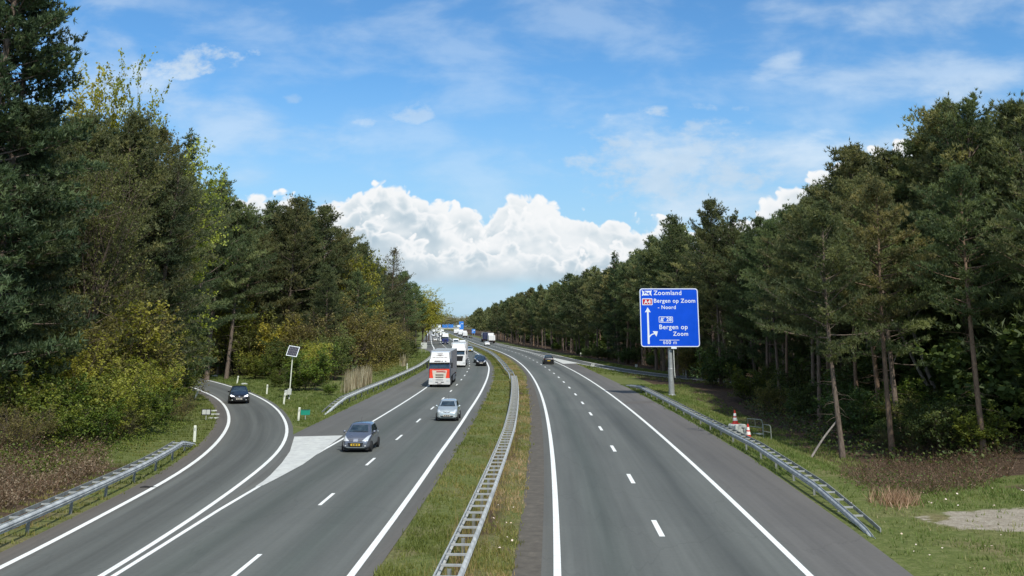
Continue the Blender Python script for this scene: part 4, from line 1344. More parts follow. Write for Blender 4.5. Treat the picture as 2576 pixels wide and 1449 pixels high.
for key, px, py, h, w in [
        ('spring_shrub', 590, 948, 10.5, 0.9), ('olive_shrub', 655, 948, 9, 1.1), ('green_shrub', 690, 958, 4.0, 1.1), ('dark_shrub', 720, 955, 5.0, 1.2), ('olive_shrub', 760, 952, 8.5, 1.2), ('green_shrub', 778, 985, 4.8, 1.2), ('spring_shrub', 790, 970, 5.0, 1.1), ('green_shrub', 745, 985, 2.6, 1.3),
        ('green_shrub', 800, 975, 3.2, 1.2), ('olive_shrub', 835, 960, 7.0, 1.2), ('bare_shrub', 880, 940, 9.5, 1.1), ('olive_shrub', 905, 935, 10, 1.1), ('olive_shrub', 940, 925, 9.0, 1.0), ('olive_shrub', 965, 920, 7.0, 1.0),
        ('green_shrub', 828, 995, 1.3, 1.5), ('bare_shrub', 985, 910, 7, 1.0), ('green_shrub', 640, 955, 3.4, 1.3), ('olive_shrub', 545, 943, 6.0, 1.2), ('dark_shrub', 600, 945, 4.5, 1.2), ('bare_shrub', 740, 975, 2.6, 1.3),
        ('green_shrub', 700, 975, 2.0, 1.4), ('olive_shrub', 860, 945, 11, 1.1), ('bare_shrub', 800, 950, 9, 1.1), ('dark_shrub', 820, 955, 5, 1.2), ('spring_shrub', 700, 950, 7.5, 1.1), ('olive_shrub', 1000, 900, 7, 1.0), ('dark_shrub', 950, 915, 4, 1.1), ('green_shrub', 508, 940, 2.4, 1.4),
        ('olive_shrub', 490, 935, 7, 1.2), ('dark_shrub', 560, 940, 5, 1.2)]:
    kind = {'olive_shrub': 'olive-brown bush', 'green_shrub': 'fresh green bush', 'spring_shrub': 'bright yellow-green tall bush', 'bare_shrub': 'brown-grey bush with few leaves', 'dark_shrub': 'dark evergreen bush'}[key]
    lab = kind + ' in front of the wood between slip road and motorway'
    if (px, py) == (828, 995): lab = 'single low round green bush beside the dry reeds'
    if (px, py) == (778, 985): lab = 'fresh green bush right behind the solar panel pole'
    if (px, py) == (790, 970): lab = 'bright yellow-green bush rising behind the green bush by the solar panel pole'
    bush(key, px, py, h, lab, group=None if 'single' in lab or 'solar' in lab else kind.split()[0] + ' bushes of the wedge wood', wide=w)

random.seed(21)
for i in range(46):
    yy = random.uniform(56, 130)
    xx = lerp_t(FR, yy) + random.uniform(-2.0, 6)
    if yy < 70: xx += 1.5
    key = random.choice(['dark_shrub', 'dark_shrub', 'dark_shrub', 'green_shrub', 'olive_shrub'])
    kind = {'dark_shrub': 'dark evergreen bush', 'green_shrub': 'green bush', 'olive_shrub': 'olive-brown bush'}[key]
    plant(key, xx, yy, random.uniform(1.6, 3.6), 'shrub', kind + ' under the pines right of the guardrail', 'shrub', kind + 'es under the right pines', wide=random.uniform(1.0, 1.4))
for i in range(26):
    yy = random.uniform(136, 330)
    xx = lerp_t(FR, yy) + random.uniform(-1.5, 3)
    key = random.choice(['dark_shrub', 'dark_shrub', 'green_shrub'])
    plant(key, xx, yy, random.uniform(1.6, 3.4), 'shrub', {'dark_shrub': 'dark', 'green_shrub': 'green'}[key] + ' bush at the foot of the pines along the right slip road', 'shrub', key.split('_')[0] + ' bushes along the right slip road', wide=1.3)
for px, py, h, key, lab in [(2545, 1068, 3.2, 'green_shrub', 'bright green bush by the wooden posts at the right edge'), (2500, 1045, 3.0, 'green_shrub', 'green bush above the broken stump on the right'),
                            (2330, 1120, 1.7, 'bare_shrub', 'leafless brown bush in the hollow under the leaning tree'), (2230, 1105, 1.5, 'bare_shrub', 'low brown bush left of the hollow behind the guardrail'),
                            (2400, 1105, 1.8, 'bare_shrub', 'brown brushwood bush under the broken stump'), (2440, 1085, 2.2, 'bare_shrub', 'brown brushwood bush left of the broken stump'),
                            (1735, 950, 4.6, 'olive_shrub', 'olive-brown bush right behind the big blue sign pole'), (1790, 968, 3.6, 'green_shrub', 'green bush between the blue sign and the traffic cones'),
                            (1830, 975, 4.4, 'dark_shrub', 'dark bush right of the blue sign pole'), (1880, 1000, 3.4, 'green_shrub', 'green bush behind the traffic cones'), (1770, 948, 5.0, 'dark_shrub', 'dark bush closing the gap right of the blue sign'),
                            (1940, 1020, 3.0, 'olive_shrub', 'olive bush behind the handrails'), (2180, 1050, 4.5, 'dark_shrub', 'large dark bush right of the lone trunk'), (2270, 1050, 4.5, 'dark_shrub', 'dark bush behind the brown hollow')]:
    bush(key, px, py, h, lab, wide=1.25)

for i in range(22):
    yy = random.uniform(188, 236) if i < 13 else random.uniform(350, 540)
    xx = (c(yy) - random.uniform(22.5, 26)) if i < 13 else c(yy) - random.uniform(27, 31)
    key = random.choice(['olive_shrub', 'green_shrub', 'dark_shrub', 'olive_shrub'])
    plant(key, xx, yy, random.uniform(3, 5.5) if i < 13 else random.uniform(4, 7), 'shrub', {'olive_shrub': 'olive-brown', 'green_shrub': 'green', 'dark_shrub': 'dark'}[key] + (' bush beside the far part of the middle left barrier' if i < 13 else ' bush along the left edge of the distant motorway'), 'shrub', key.split('_')[0] + (' bushes by the far barrier' if i < 13 else ' bushes along the distant motorway'), wide=1.2)

# the lone front trunk, the leaning double tree, the stump and the fallen poles on the right
x_, y_ = G(2118, 1116)
plant('pine_a', x_, y_, 15.5, 'pine_tree', 'lone front pine whose long bare trunk stands in the grass behind the guardrail', 'tree', rz=1.0)


def dead_tree(name, label, px, py, limbs, mat='deadwood', cat='tree'):
    x, y = G(px, py)
    tb = TubeNP()
    for pts, r0, r1 in limbs:
        P = smooth_line3(pts)
        tb.add(P, np.linspace(r0, r1, len(P)), 7)
    o = link(name, tb.mesh(name, M[mat]), None, (x, y, gz(x, y)))
    return tag(o, label, cat)


def smooth_line3(pts, n=6):
    P = [np.array(p, float) for p in pts]
    P = [2 * P[0] - P[1]] + P + [2 * P[-1] - P[-2]]
    out = []
    for i in range(1, len(P) - 2):
        a, b, cc_, d = P[i - 1], P[i], P[i + 1], P[i + 2]
        for k in range(n):
            s = k / n
            out.append(0.5 * ((2 * b) + (-a + cc_) * s + (2 * a - 5 * b + 4 * cc_ - d) * s * s + (-a + 3 * b - 3 * cc_ + d) * s ** 3))
    out.append(P[-2])
    return np.array(out)


dead_tree('leaning_tree', 'grey leaning forked tree with bare hanging limbs over the brown hollow', 2390, 1078,
          [([(0, 0, -.3), (-0.7, 0.1, 2.2), (-1.4, 0.2, 4.6), (-2.0, 0.4, 7.5), (-2.1, 0.8, 11)], .20, .06), ([(-0.35, 0, 1.0), (-1.6, .4, 3.6), (-2.7, .6, 6.3), (-4.2, 1, 9)], .15, .05),
           ([(-1.5, .2, 4.9), (-2.4, -.3, 5.5), (-3.1, -.5, 5.2), (-3.8, -.6, 4.0), (-4.1, -.6, 2.8)], .055, .02), ([(-2.7, .6, 6.4), (-4.0, 0, 7.0), (-5.6, -.3, 6.4), (-7.0, -.4, 5.0)], .05, .015), ([(-1.9, .3, 7.0), (-0.6, 0, 8.4), (1.0, -.3, 9.1), (2.6, -.4, 8.6)], .06, .02),
           ([(-4.0, 0, 7.0), (-4.3, -.2, 6.2), (-4.35, -.2, 5.2)], .03, .01)])
dead_tree('leaning_tree', 'pale curved bare tree reaching left at the right picture edge', 2590, 1050,
          [([(0, 0, -.3), (-.8, 0, 3), (-2.2, .2, 5.6), (-4.5, .3, 7.4), (-6.8, .2, 7.6), (-8.2, 0, 6.6)], .16, .03), ([(-2.2, .2, 5.6), (-2.6, .3, 8), (-2.3, .4, 11)], .10, .03), ([(-4.5, .3, 7.4), (-5.6, 0, 8.6), (-7, 0, 8.8)], .05, .015)])
dead_tree('tree_stump', 'broken pale stump with forked snags below the right forest edge', 2490, 1100,
          [([(0.5, 0, -.2), (0.1, 0, .7), (-0.5, .1, 1.6), (-0.9, 0, 2.3)], .15, .09), ([(-0.7, 0, 1.9), (-1.1, 0, 2.6), (-1.4, .1, 3.1)], .06, .02), ([(-0.8, 0, 2.1), (-0.3, 0, 2.8), (-0.15, 0, 3.4)], .05, .015), ([(-0.4, 0, 1.5), (-1.6, -.2, 1.5), (-3.6, -.5, 0.9)], .05, .02)], cat='stump')
dead_tree('fallen_log', 'thin dead pole leaning against the lone trunk behind the handrails', 2037, 1119, [([(0, 0, 0), (1.0, .4, 1.15), (2.1, .8, 2.2)], .07, .05)], cat='log')
dead_tree('fallen_log', 'small white strip of birch wood lying in the brown hollow', 2374, 1112, [([(0, 0, .15), (.25, .05, .45), (.42, .1, .75)], .06, .04)], 'post_white', cat='log')
dead_tree('dead_branch', 'pale bare branch arching out of the bushes left of the slip road', 250, 1010, [([(0, 0, 0), (1.0, -.4, 3.6), (2.6, -.8, 5.0), (4.6, -1.2, 6.2)], .05, .015)], cat='branch')
for i, (px, py) in enumerate([(2552, 1066), (2572, 1066)]):
    dead_tree('fence_post', ['left one of two weathered wooden posts by the right edge', 'right one of two weathered wooden posts by the right edge'][i], px, py, [([(0, 0, -.3), (0, 0, .6), (0.03, 0, 1.2)], .09, .08)], cat='post')


# --- stuff: grass, reeds, brambles, daisies, far wood
def scatter(rng, n, fx):
    out = []
    while len(out) < n:
        p = fx(rng)
        if p is not None: out.append(p)
    return np.array(out)


def blades(name, P, hmin, hmax, w, mat, k, tint, lean=0.35, seed=3):
    rng = np.random.default_rng(seed)
    n = len(P)
    V = np.repeat(P, k, 0)
    V = V + np.concatenate([rng.normal(0, 0.10, (n * k, 2)), np.zeros((n * k, 1))], 1)
    a = rng.uniform(0, 6.283, n * k)
    S = np.stack([np.cos(a), np.sin(a), np.zeros(n * k)], 1)
    far = 1 + np.clip((V[:, 1:2] - 40) / 80, 0, 2.0)
    Hh = rng.uniform(hmin, hmax, (n * k, 1))
    Dn = np.stack([rng.normal(0, lean, n * k), rng.normal(0, lean, n * k), np.ones(n * k)], 1)
    W = w * far * rng.uniform(0.7, 1.3, (n * k, 1))
    T = np.stack([V - S * W / 2, V + S * W / 2, V + Dn * Hh], 1).reshape(-1, 3)
    tn = np.repeat(np.clip(np.repeat(tint, k) + rng.normal(0, .12, n * k), 0, 1), 3)
    return tag(link(name, np_mesh(name, T, np.arange(len(T)).reshape(-1, 3), M[mat], tn)), kind='stuff')


def tint_at(x, y, base):
    return base + 0.28 * wob(x, y, 0.9) + 0.16 * wob(x + 9, y, 3.1)


def g_median(r):
    y = 29 + 330 * r.random() ** 2.3
    lo, hi = LR(y) + 0.85 - 0.22 * max(0, wob(0, y, 3.7)), -1.36 + 0.25 * max(0, wob(5, y, 4.1))
    o = r.uniform(lo, hi)
    x = c(y) + o
    if wob(x, y, 2.6) + 0.5 * wob(x, y, 6) < -0.35 and r.random() < 0.75: return None
    return (x, y, 0.0, tint_at(x, y, 0.40 if o < MED(y) else 0.68))


def g_right(r):
    y = 28.5 + 100 * r.random() ** 1.9
    o = REDGE(y) + 0.02 - 0.22 * max(0, wob(3, y, 3.9)) + 7.5 * r.random() ** 1.1 + (10 * r.random() if y < 52 else 0)
    x = c(y) + o
    if ((x - SAND[0]) / 4.6) ** 2 + ((y - SAND[1]) / 3.0) ** 2 < 0.8 and r.random() < 0.93: return None
    d = o - 10.9
    if wob(x, y, 2.6) + 0.5 * wob(x, y, 6) < -0.4 and r.random() < 0.75: return None
    return (x, y, gz(x, y), tint_at(x, y, 0.30 if d < 0.7 or d > 7 else 0.52))


def g_left(r):
    i = int(8 + r.random() ** 1.3 * 92)
    q = 0.9 + 5.5 * r.random()
    p = rln[i] + nl[i] * q
    return (p[0], p[1], gz(*p), tint_at(p[0], p[1], 0.42 if p[1] < 50 else 0.22))


def g_wedge(r):
    if r.random() < 0.5:
        y = 76 + 210 * r.random() ** 1.3; o = LEDGE(y) - 0.02 - 6 * r.random() ** 1.2
        x = c(y) + o
        if y < 150 and ramp_dist(x, y)[1] < 0.6: return None
    else:
        j = int(r.uniform(48, 116)); p = rrn[j] - nr[j] * (0.5 + 6 * r.random())
        x, y = p
        if x - c(y) > LEDGE(y): return None
    return (x, y, gz(x, y), tint_at(x, y, 0.22))


def g_on(r):
    i = int(r.uniform(55, 100)); q = r.uniform(0.4, 3.5)
    s = 1 if r.random() < 0.4 else -1
    p = ofn[i] + normals(ofn)[i] * q if s > 0 else onn[i] - normals(onn)[i] * q * 1.5
    if p[0] - c(p[1]) < REDGE(p[1]): return None
    return (p[0], p[1], gz(*p), tint_at(p[0], p[1], 0.35))


rng0 = np.random.default_rng(5)
for nm, fn, n, h0, h1, w_ in (('median_grass', g_median, 13000, .05, .20, .035), ('verge_grass', g_right, 17000, .05, .20, .035), ('verge_grass', g_left, 6500, .06, .22, .04), ('verge_grass', g_wedge, 7000, .06, .24, .04), ('verge_grass', g_on, 2000, .08, .25, .05)):
    P = scatter(rng0, n, fn)
    blades(nm, P[:, :3], h0, h1, w_, 'grassblade', 4, P[:, 3], seed=n)


# taller weeds inside and along the median barrier
def g_weed(r):
    y = 28 + 50 * r.random() ** 1.6
    x = c(y) + MED(y) + r.normal(0, 0.35)
    return (x, y, 0.0, 0.55 + 0.3 * r.random())


P = scatter(rng0, 420, g_weed)
blades('dry_weeds', P[:, :3], .25, .75, .022, 'grassblade', 4, P[:, 3], 0.22, 77)


def g_reed(r):
    px = r.choice([872, 880, 893, 905, 915, 925, 1016], p=[.13, .12, .16, .2, .2, .14, .05]) + r.normal(0, 5)
    x, y = G(px, 985 - (px - 870) * 0.36 + r.normal(0, 2.5)) if px < 980 else G(px, 922)
    return (x, y, gz(x, y), r.random())


P = scatter(rng0, 260, g_reed)
blades('dry_reeds', P[:, :3], 1.1, 2.5, .05, 'reed', 3, P[:, 3], 0.10, 11)


def g_tuss(r):
    x, y = G(2255 + r.normal(0, 26), 1262 + r.normal(0, 7))
    return (x, y, gz(x, y), 0.2 + 0.3 * r.random())


P = scatter(rng0, 120, g_tuss)
blades('dry_tussocks', P[:, :3], .25, .6, .035, 'reed', 4, P[:, 3] * 0.8, 0.4, 12)


def brambles(name, n, fx, leaf, hh, mat, seed):
    r = np.random.default_rng(seed)
    P = scatter(r, n, fx)
    k = 5
    C = np.repeat(P[:, :3], k, 0) + r.normal(0, 0.28, (n * k, 3)) * np.array([1, 1, 0.6])
    C[:, 2] = np.repeat(P[:, 2], k) + np.abs(r.normal(0, hh, n * k)) + 0.03
    V, Fc, tn = leaves(r, C, leaf, np.repeat(P[:, 3], k))
    me = np_mesh(name, V, Fc, M[mat], tn)
    return tag(link(name, me), kind='stuff')


def b_left(r):
    px, py = r.uniform(-40, 260), r.uniform(1135, 1290)
    if py > 1290 - px * 0.40 or py < 1120 - 0.1 * px: return None
    x, y = G(px, py)
    if ramp_dist(x, y)[0] < 2.6: return None
    return (x, y, gz(x, y), r.uniform(0.1, 0.95))


brambles('withered_brambles', 2600, b_left, 0.065, 0.25, 'brownleaf', 61)
Pb = scatter(rng0, 1500, b_left)
blades('bramble_stems', Pb[:, :3], .25, .8, .022, 'brownleaf', 3, Pb[:, 3], 0.9, 66)


def b_leftg(r):
    px, py = r.uniform(-40, 470), r.uniform(1030, 1230)
    x, y = G(px, py)
    d = ramp_dist(x, y)[0]
    if d < 2.8 or d > 16 or py > 1270 - px * 0.40: return None
    return (x, y, gz(x, y), r.uniform(0.1, 0.9))


brambles('ground_ivy', 3000, b_leftg, 0.085, 0.32, 'green', 62)


def b_right(r):
    px, py = r.uniform(2110, 2600), r.uniform(1075, 1265)
    x, y = G(px, py)
    e = ((px - 2345) / 235) ** 2 + ((py - 1165 - 0.10 * (2345 - px)) / 85) ** 2
    if e > 1 - 0.5 * r.random(): return None
    return (x, y, gz(x, y), r.uniform(0.0, 0.6))


brambles('withered_brambles', 2000, b_right, 0.055, 0.22, 'brownleaf', 63)
Pb = scatter(rng0, 1700, b_right)
blades('bramble_stems', Pb[:, :3], .25, .8, .022, 'brownleaf', 3, Pb[:, 3] * 1.2, 0.9, 67)
brambles('ground_ivy', 420, b_right, 0.075, 0.22, 'green', 68)


def b_rightg(r):
    y = r.uniform(58, 130)
    x = lerp_t(FR, y) + r.uniform(-4.5, 5)
    return (x, y, gz(x, y), r.uniform(0, 0.8))


brambles('woodland_undergrowth', 2600, b_rightg, 0.13, 0.5, 'darkleaf', 64)


def b_wedge(r):
    y = r.uniform(128, 215)
    x = lerp_t(FW, y) + r.uniform(-6, 3.0)
    if y < 150: x = r.uniform(-55, -27); y = r.uniform(150, 160)
    return (x, y, gz(x, y), r.uniform(0, 0.8))


brambles('woodland_undergrowth', 1500, b_wedge, 0.16, 0.5, 'olive', 65)


def daisies(r):
    if r.random() < 0.72:
        y = 29 + 22 * r.random() ** 1.2
        x = c(y) + REDGE(y) + 0.6 + 10 * r.random()
    elif r.random() < 0.4:
        i = int(r.uniform(10, 60)); p = rln[i] + nl[i] * r.uniform(1.0, 2.4); x, y = p
    else:
        y = 30 + 50 * r.random() ** 1.3; x = c(y) + r.uniform(-2.4, -1.3)
    return (x, y, gz(x, y) + 0.05, r.random())


P = scatter(rng0, 150, daisies)
V, Fc, tn = leaves(np.random.default_rng(8), P[:, :3] + np.array([0, 0, .08]), 0.075, P[:, 3], 2.0, 1.1)
tag(link('daisies', np_mesh('daisies', V, Fc, M['petal'], tn)), kind='stuff')


def merged(name, items, seed, mats, over=None):
    """a far wood that reads as one mass: coarse crowns, slightly different heights"""
    r = np.random.default_rng(seed)
    groups = {}
    for key, x, y, h, w in items:
        H, tm, cm, nm = PROTO[key]
        n = len(cm.vertices); V = np.zeros(n * 3, np.float32); cm.vertices.foreach_get('co', V); V = V.reshape(-1, 3)
        kf = len(cm.polygons[0].vertices)
        f = V.reshape(-1, kf, 3)
        mm = min(1.0, mats * (2.6 if y < 125 else 1 if y < 260 else 0.6))
        sel = r.random(len(f)) < mm
        f = f[sel]
        cen = f.mean(1, keepdims=True)
        f = cen + (f - cen) * (1.0 / math.sqrt(mm)) * 1.15
        a = r.uniform(0, 6.28); s = h / H
        R_ = np.array([[math.cos(a), -math.sin(a), 0], [math.sin(a), math.cos(a), 0], [0, 0, 1]])
        f = (f * np.array([s * w, s * w, s])) @ R_.T + np.array([x, y, 0])
        groups.setdefault((over and M[over].name or cm.materials[0].name, kf), []).append((f.reshape(-1, 3), np.clip(np.repeat(r.normal(.5, .2, len(f)), kf), 0, 1)))
    for (mn, kf), L in groups.items():
        V = np.concatenate([a for a, b in L]); T = np.concatenate([b for a, b in L])
        tag(link(name, np_mesh(name, V, np.arange(len(V)).reshape(-1, kf), bpy.data.materials[mn], T)), kind='stuff')


rf = np.random.default_rng(99)
it = []
y = 42
while y < 570:
    st = 4.0 + 0.012 * y
    for r in range(5 if y < 260 else 3):
        for tab, sg, off in ((FR, 1, 8.5), (FL if y < 118 else FW, -1, 11.5)):
            if sg < 0 and (y < 50 or 118 <= y < 172): continue
            x = lerp_t(tab, y) + sg * (off + r * 4.2 + rf.uniform(-1.5, 1.5)); yy = y + rf.uniform(-2, 2)
            it.append(('far_pine_c', x, yy, rf.uniform(12.5, 17), 1.1))
            it.append(('dark_shrub', x + rf.uniform(-2, 2), yy + 2, rf.uniform(4, 7.5), 1.3))
    y += st
for i in range(60):
    x = rf.uniform(-110, -27); yy = 172 + rf.uniform(0, 26) + max(0, -50 - x) * 0.55
    it.append(('far_pine_c', x, yy, rf.uniform(13, 18), 1.1)); it.append(('dark_shrub', x + 1.5, yy - 1, rf.uniform(4, 7), 1.4))
merged('forest_interior', it, 31, 0.22)
it = []
for i in range(60):
    y = rf.uniform(570, 1000)
    it.append((rf.choice(['far_pine_a', 'far_pine_b', 'far_pine_c']), lerp_t(FR, y) + rf.uniform(0, 16), y, rf.uniform(15, 20), 1.1))
for i in range(45):
    y = rf.uniform(570, 950)
    it.append((rf.choice(['far_pine_a', 'far_pine_b', 'far_pine_c', 'spring_tree']), lerp_t(FW, y) - rf.uniform(0, 16), y, rf.uniform(13, 17), 1.1))
merged('distant_wood', it, 4, 0.16)
it = []
for i in range(230):
    x = rf.uniform(-300, 140)
    it.append((rf.choice(['olive_tree', 'bare_tree']), x, 1400 + rf.uniform(0, 200) + 0.15 * abs(x + 110), rf.uniform(15, 23), 2.0))
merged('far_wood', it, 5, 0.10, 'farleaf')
# ------------------------------------------------------------------ crash barriers
M['spacer'] = mat_plain('spacer_steel', (0.34, 0.35, 0.335), 0.6, 0.15, 0.3, 3.0)
def at_path(A):
    s = arc(A)
    T = np.gradient(A, axis=0); T /= np.linalg.norm(T, axis=1)[:, None]
    def f(q):
        return (np.array([np.interp(q, s, A[:, 0]), np.interp(q, s, A[:, 1])]), unit(np.array([np.interp(q, s, T[:, 0]), np.interp(q, s, T[:, 1])])))
    return f, s[-1]


def sweep(prof, A, hz, side, org):
    """closed profile (sideways, up) along A; side = +1 keeps the profile's + to the left of the path"""
    n, m = len(A), len(prof)
    N = normals(A) * side
    mb = MB()
    vs = []
    for i in range(n):
        for o, z in prof:
            p = A[i] + N[i] * o
            vs.append((p[0] - org[0], p[1] - org[1], z + hz[i]))
    fs = [(i * m + k, i * m + (k + 1) % m, (i + 1) * m + (k + 1) % m, (i + 1) * m + k) for i in range(n - 1) for k in range(m)]
    fs += [tuple(range(m)), tuple(range((n - 1) * m, n * m))[::-1]]
    return mb.add(vs, fs)


def wbeam(depth=0.085, t=0.012, top=0.75, hgt=0.31):
    """W-beam section, waves towards + """
    zz = [0, .06, .14, .25, .36, .44, .50, .56, .64, .75, .86, .94, 1.0]
    dd = [.15, .05, .0, .75, 1, .95, .55, .95, 1, .75, .0, .05, .15]
    front = [(depth * d + t, top - hgt + hgt * z) for z, d in zip(zz, dd)]
    back = [(depth * d, top - hgt + hgt * z) for z, d in zip(zz, dd)]
    return front + back[::-1]


def guardrail(label, A, gap, side, hz=None, rungs=1.333, posts=4.0, ladder=True, double=False, front_mat='galv', back_end=(0, 0), z=0.0, skip_ends=(0.0, 0.0)):
    """A: face of the front rail; side: +1 when the road lies to the left of the path direction"""
    A = np.asarray(A)
    hz = np.zeros(len(A)) if hz is None else np.asarray(hz)
    org = (A[0][0], A[0][1])
    root = empty('guardrail', (org[0], org[1], z), 0, label, 'guardrail')
    N = normals(A)
    sweep(wbeam(), A - N * side * 0.09, hz, side, org).build('front_rail', M[front_mat], root)
    B = A - N * side * (gap - 0.09)
    f, L = at_path(A)
    s = arc(A)
    k = (s > back_end[0]) & (s < L - back_end[1])
    if ladder:
        if double: sweep(wbeam(), B[k], hz[k], -side, org).build('back_rail', M[front_mat], root)
        else: sweep([(-0.02, .60), (-0.02, .735), (0.02, .735), (0.02, .60)], B[k], hz[k], side, org).build('back_rail', M['galv_dull'], root)
    hat = lambda q: float(np.interp(q, s, hz))
    rm = MB()
    w = gap - 0.17
    rm.box(0, 0, 0.690, w, 0.048, 0.012).box(0, -0.028, 0.660, w, 0.008, 0.05)
    rme = rm.mesh('spacer', M['spacer'])
    q = 0.5 + skip_ends[0]
    while ladder and q < L - 0.3 - skip_ends[1]:
        if back_end[0] < q < L - back_end[1]:
            p, t = f(q)
            n = np.array([-t[1], t[0]]) * side
            pc = p - n * gap / 2
            o = link('spacer', rme, root, (pc[0] - org[0], pc[1] - org[1], hat(q)))
            o.rotation_euler = (0, 0, math.atan2(t[1], t[0]) - PI / 2)
        q += rungs
    pm = MB()
    pm.box(0, 0, 0.16, 0.10, 0.006, 1.16).box(-0.05, 0, 0.16, 0.007, 0.055, 1.16).box(0.05, 0, 0.16, 0.007, 0.055, 1.16)
    pme = pm.mesh('post', M['galv_dull'])
    q = 0.5 + 0.667
    while q < L - 0.5:
        p, t = f(q)
        n = np.array([-t[1], t[0]]) * side
        pc = p - n * (gap / 2 if double else 0.16)
        h = hat(q)
        if h > -0.45:
            o = link('post', pme, root, (pc[0] - org[0], pc[1] - org[1], min(0, h) - 0.02))
            o.rotation_euler = (0, 0, math.atan2(t[1], t[0]) - PI / 2)
        q += posts
    return root


ym = np.arange(24, 137.5, 1.0)
guardrail('ladder-like double steel barrier down the grass median, nearest the viewer', off_line(lambda y: MED(y) + 0.38, ym), 0.76, -1, double=True)
ym2 = np.arange(139, 410, 3.0)
hz2 = [-0.72 * max(0, 1 - (y - 139) / 10) for y in ym2]
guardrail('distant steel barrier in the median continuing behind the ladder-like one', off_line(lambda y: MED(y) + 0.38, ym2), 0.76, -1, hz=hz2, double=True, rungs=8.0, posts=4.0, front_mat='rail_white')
yr = np.arange(37.5, 129, 1.0)
hr = [lerp_t([(37.5, -0.76), (38.7, -0.56), (41.5, -0.40), (46, -0.17), (60, -0.08), (80, -0.19), (115, -0.1), (122, -0.36), (129, -0.76)], y) for y in yr]
guardrail('steel barrier with dark rungs along the right shoulder, both ends sinking into the grass', off_line(lambda y: REDGE(y) + 0.30, yr), 0.62, 1, hz=hr, front_mat='galv', skip_ends=(2.5, 9))
mid = off_line(lambda y: LEDGE(y) - 0.75, np.arange(86, 262, 1.5))
hm = [lerp_t([(86, -0.74), (92, -0.25), (97, 0), (400, 0)], y) for y in mid[:, 1]]
guardrail('steel barrier beside the left shoulder running from the green km sign to the trucks', mid, 0.62, -1, hz=hm, front_mat='rail_white', skip_ends=(4, 2))
# left, outside the slip road
sl_ = [i for i in range(len(rln)) if 24 < rln[i][1] < 66.5]
la = rln[sl_] + nl[sl_] * 1.15
la = resample(la, 66)
hl = [-0.76 * max(0, (y - 60.0) / 6.0) for y in la[:, 1]]
guardrail('steel barrier left of the slip road, sinking into the grass at its far end', la, 0.64, -1, hz=hl, back_end=(0, 5.0), front_mat='galv', skip_ends=(0, 5))


# ------------------------------------------------------------------ signs and roadside things
def text_mesh(s, width, mat, depth=0.004, spacing=1.0, bold=0.012):
    cu = bpy.data.curves.new('lettering', 'FONT')
    cu.body = s
    cu.size = 1.0
    cu.space_character = spacing
    cu.offset = bold
    cu.extrude = 0.5
    tmp = bpy.data.objects.new('tmp', cu)
    COL.objects.link(tmp)
    dg = bpy.context.evaluated_depsgraph_get()
    me = bpy.data.meshes.new_from_object(tmp.evaluated_get(dg))
    bpy.data.objects.remove(tmp); bpy.data.curves.remove(cu)
    n = len(me.vertices)
    V = np.zeros(n * 3, np.float32); me.vertices.foreach_get('co', V); V = V.reshape(-1, 3)
    x0, x1 = V[:, 0].min(), V[:, 0].max()
    k = width / (x1 - x0)
    me['natural'] = float(x1 - x0)
    V[:, 0] -= x0
    V[:, :2] *= k
    V[:, 2] *= depth
    # text plane xy -> panel plane xz facing -y
    W = np.stack([V[:, 0], -V[:, 2], V[:, 1]], 1)
    me.vertices.foreach_set('co', W.ravel().astype(np.float32))
    me.materials.clear(); me.materials.append(mat)
    me.update()
    return me


def rounded(w, h, r, n=6):
    out = []
    for cx, cz, a0 in ((w / 2 - r, h / 2 - r, 0), (-w / 2 + r, h / 2 - r, 90), (-w / 2 + r, -h / 2 + r, 180), (w / 2 - r, -h / 2 + r, 270)):
        for i in range(n + 1):
            a = math.radians(a0 + 90 * i / n)
            out.append((cx + r * math.cos(a), cz + r * math.sin(a)))
    return out


def frame_ring(w, h, r, t, y0, y1):
    a, b = rounded(w, h, r), rounded(w - 2 * t, h - 2 * t, max(0.01, r - t))
    n = len(a)
    mb = MB()
    vs = [(x, y0, z) for x, z in a] + [(x, y0, z) for x, z in b] + [(x, y1, z) for x, z in a] + [(x, y1, z) for x, z in b]
    fs = []
    for i in range(n):
        j = (i + 1) % n
        fs += [(i, j, n + j, n + i), (2 * n + i, 3 * n + i, 3 * n + j, 2 * n + j), (i, 2 * n + i, 2 * n + j, j), (n + i, n + j, 3 * n + j, 3 * n + i)]
    return mb.add(vs, fs)


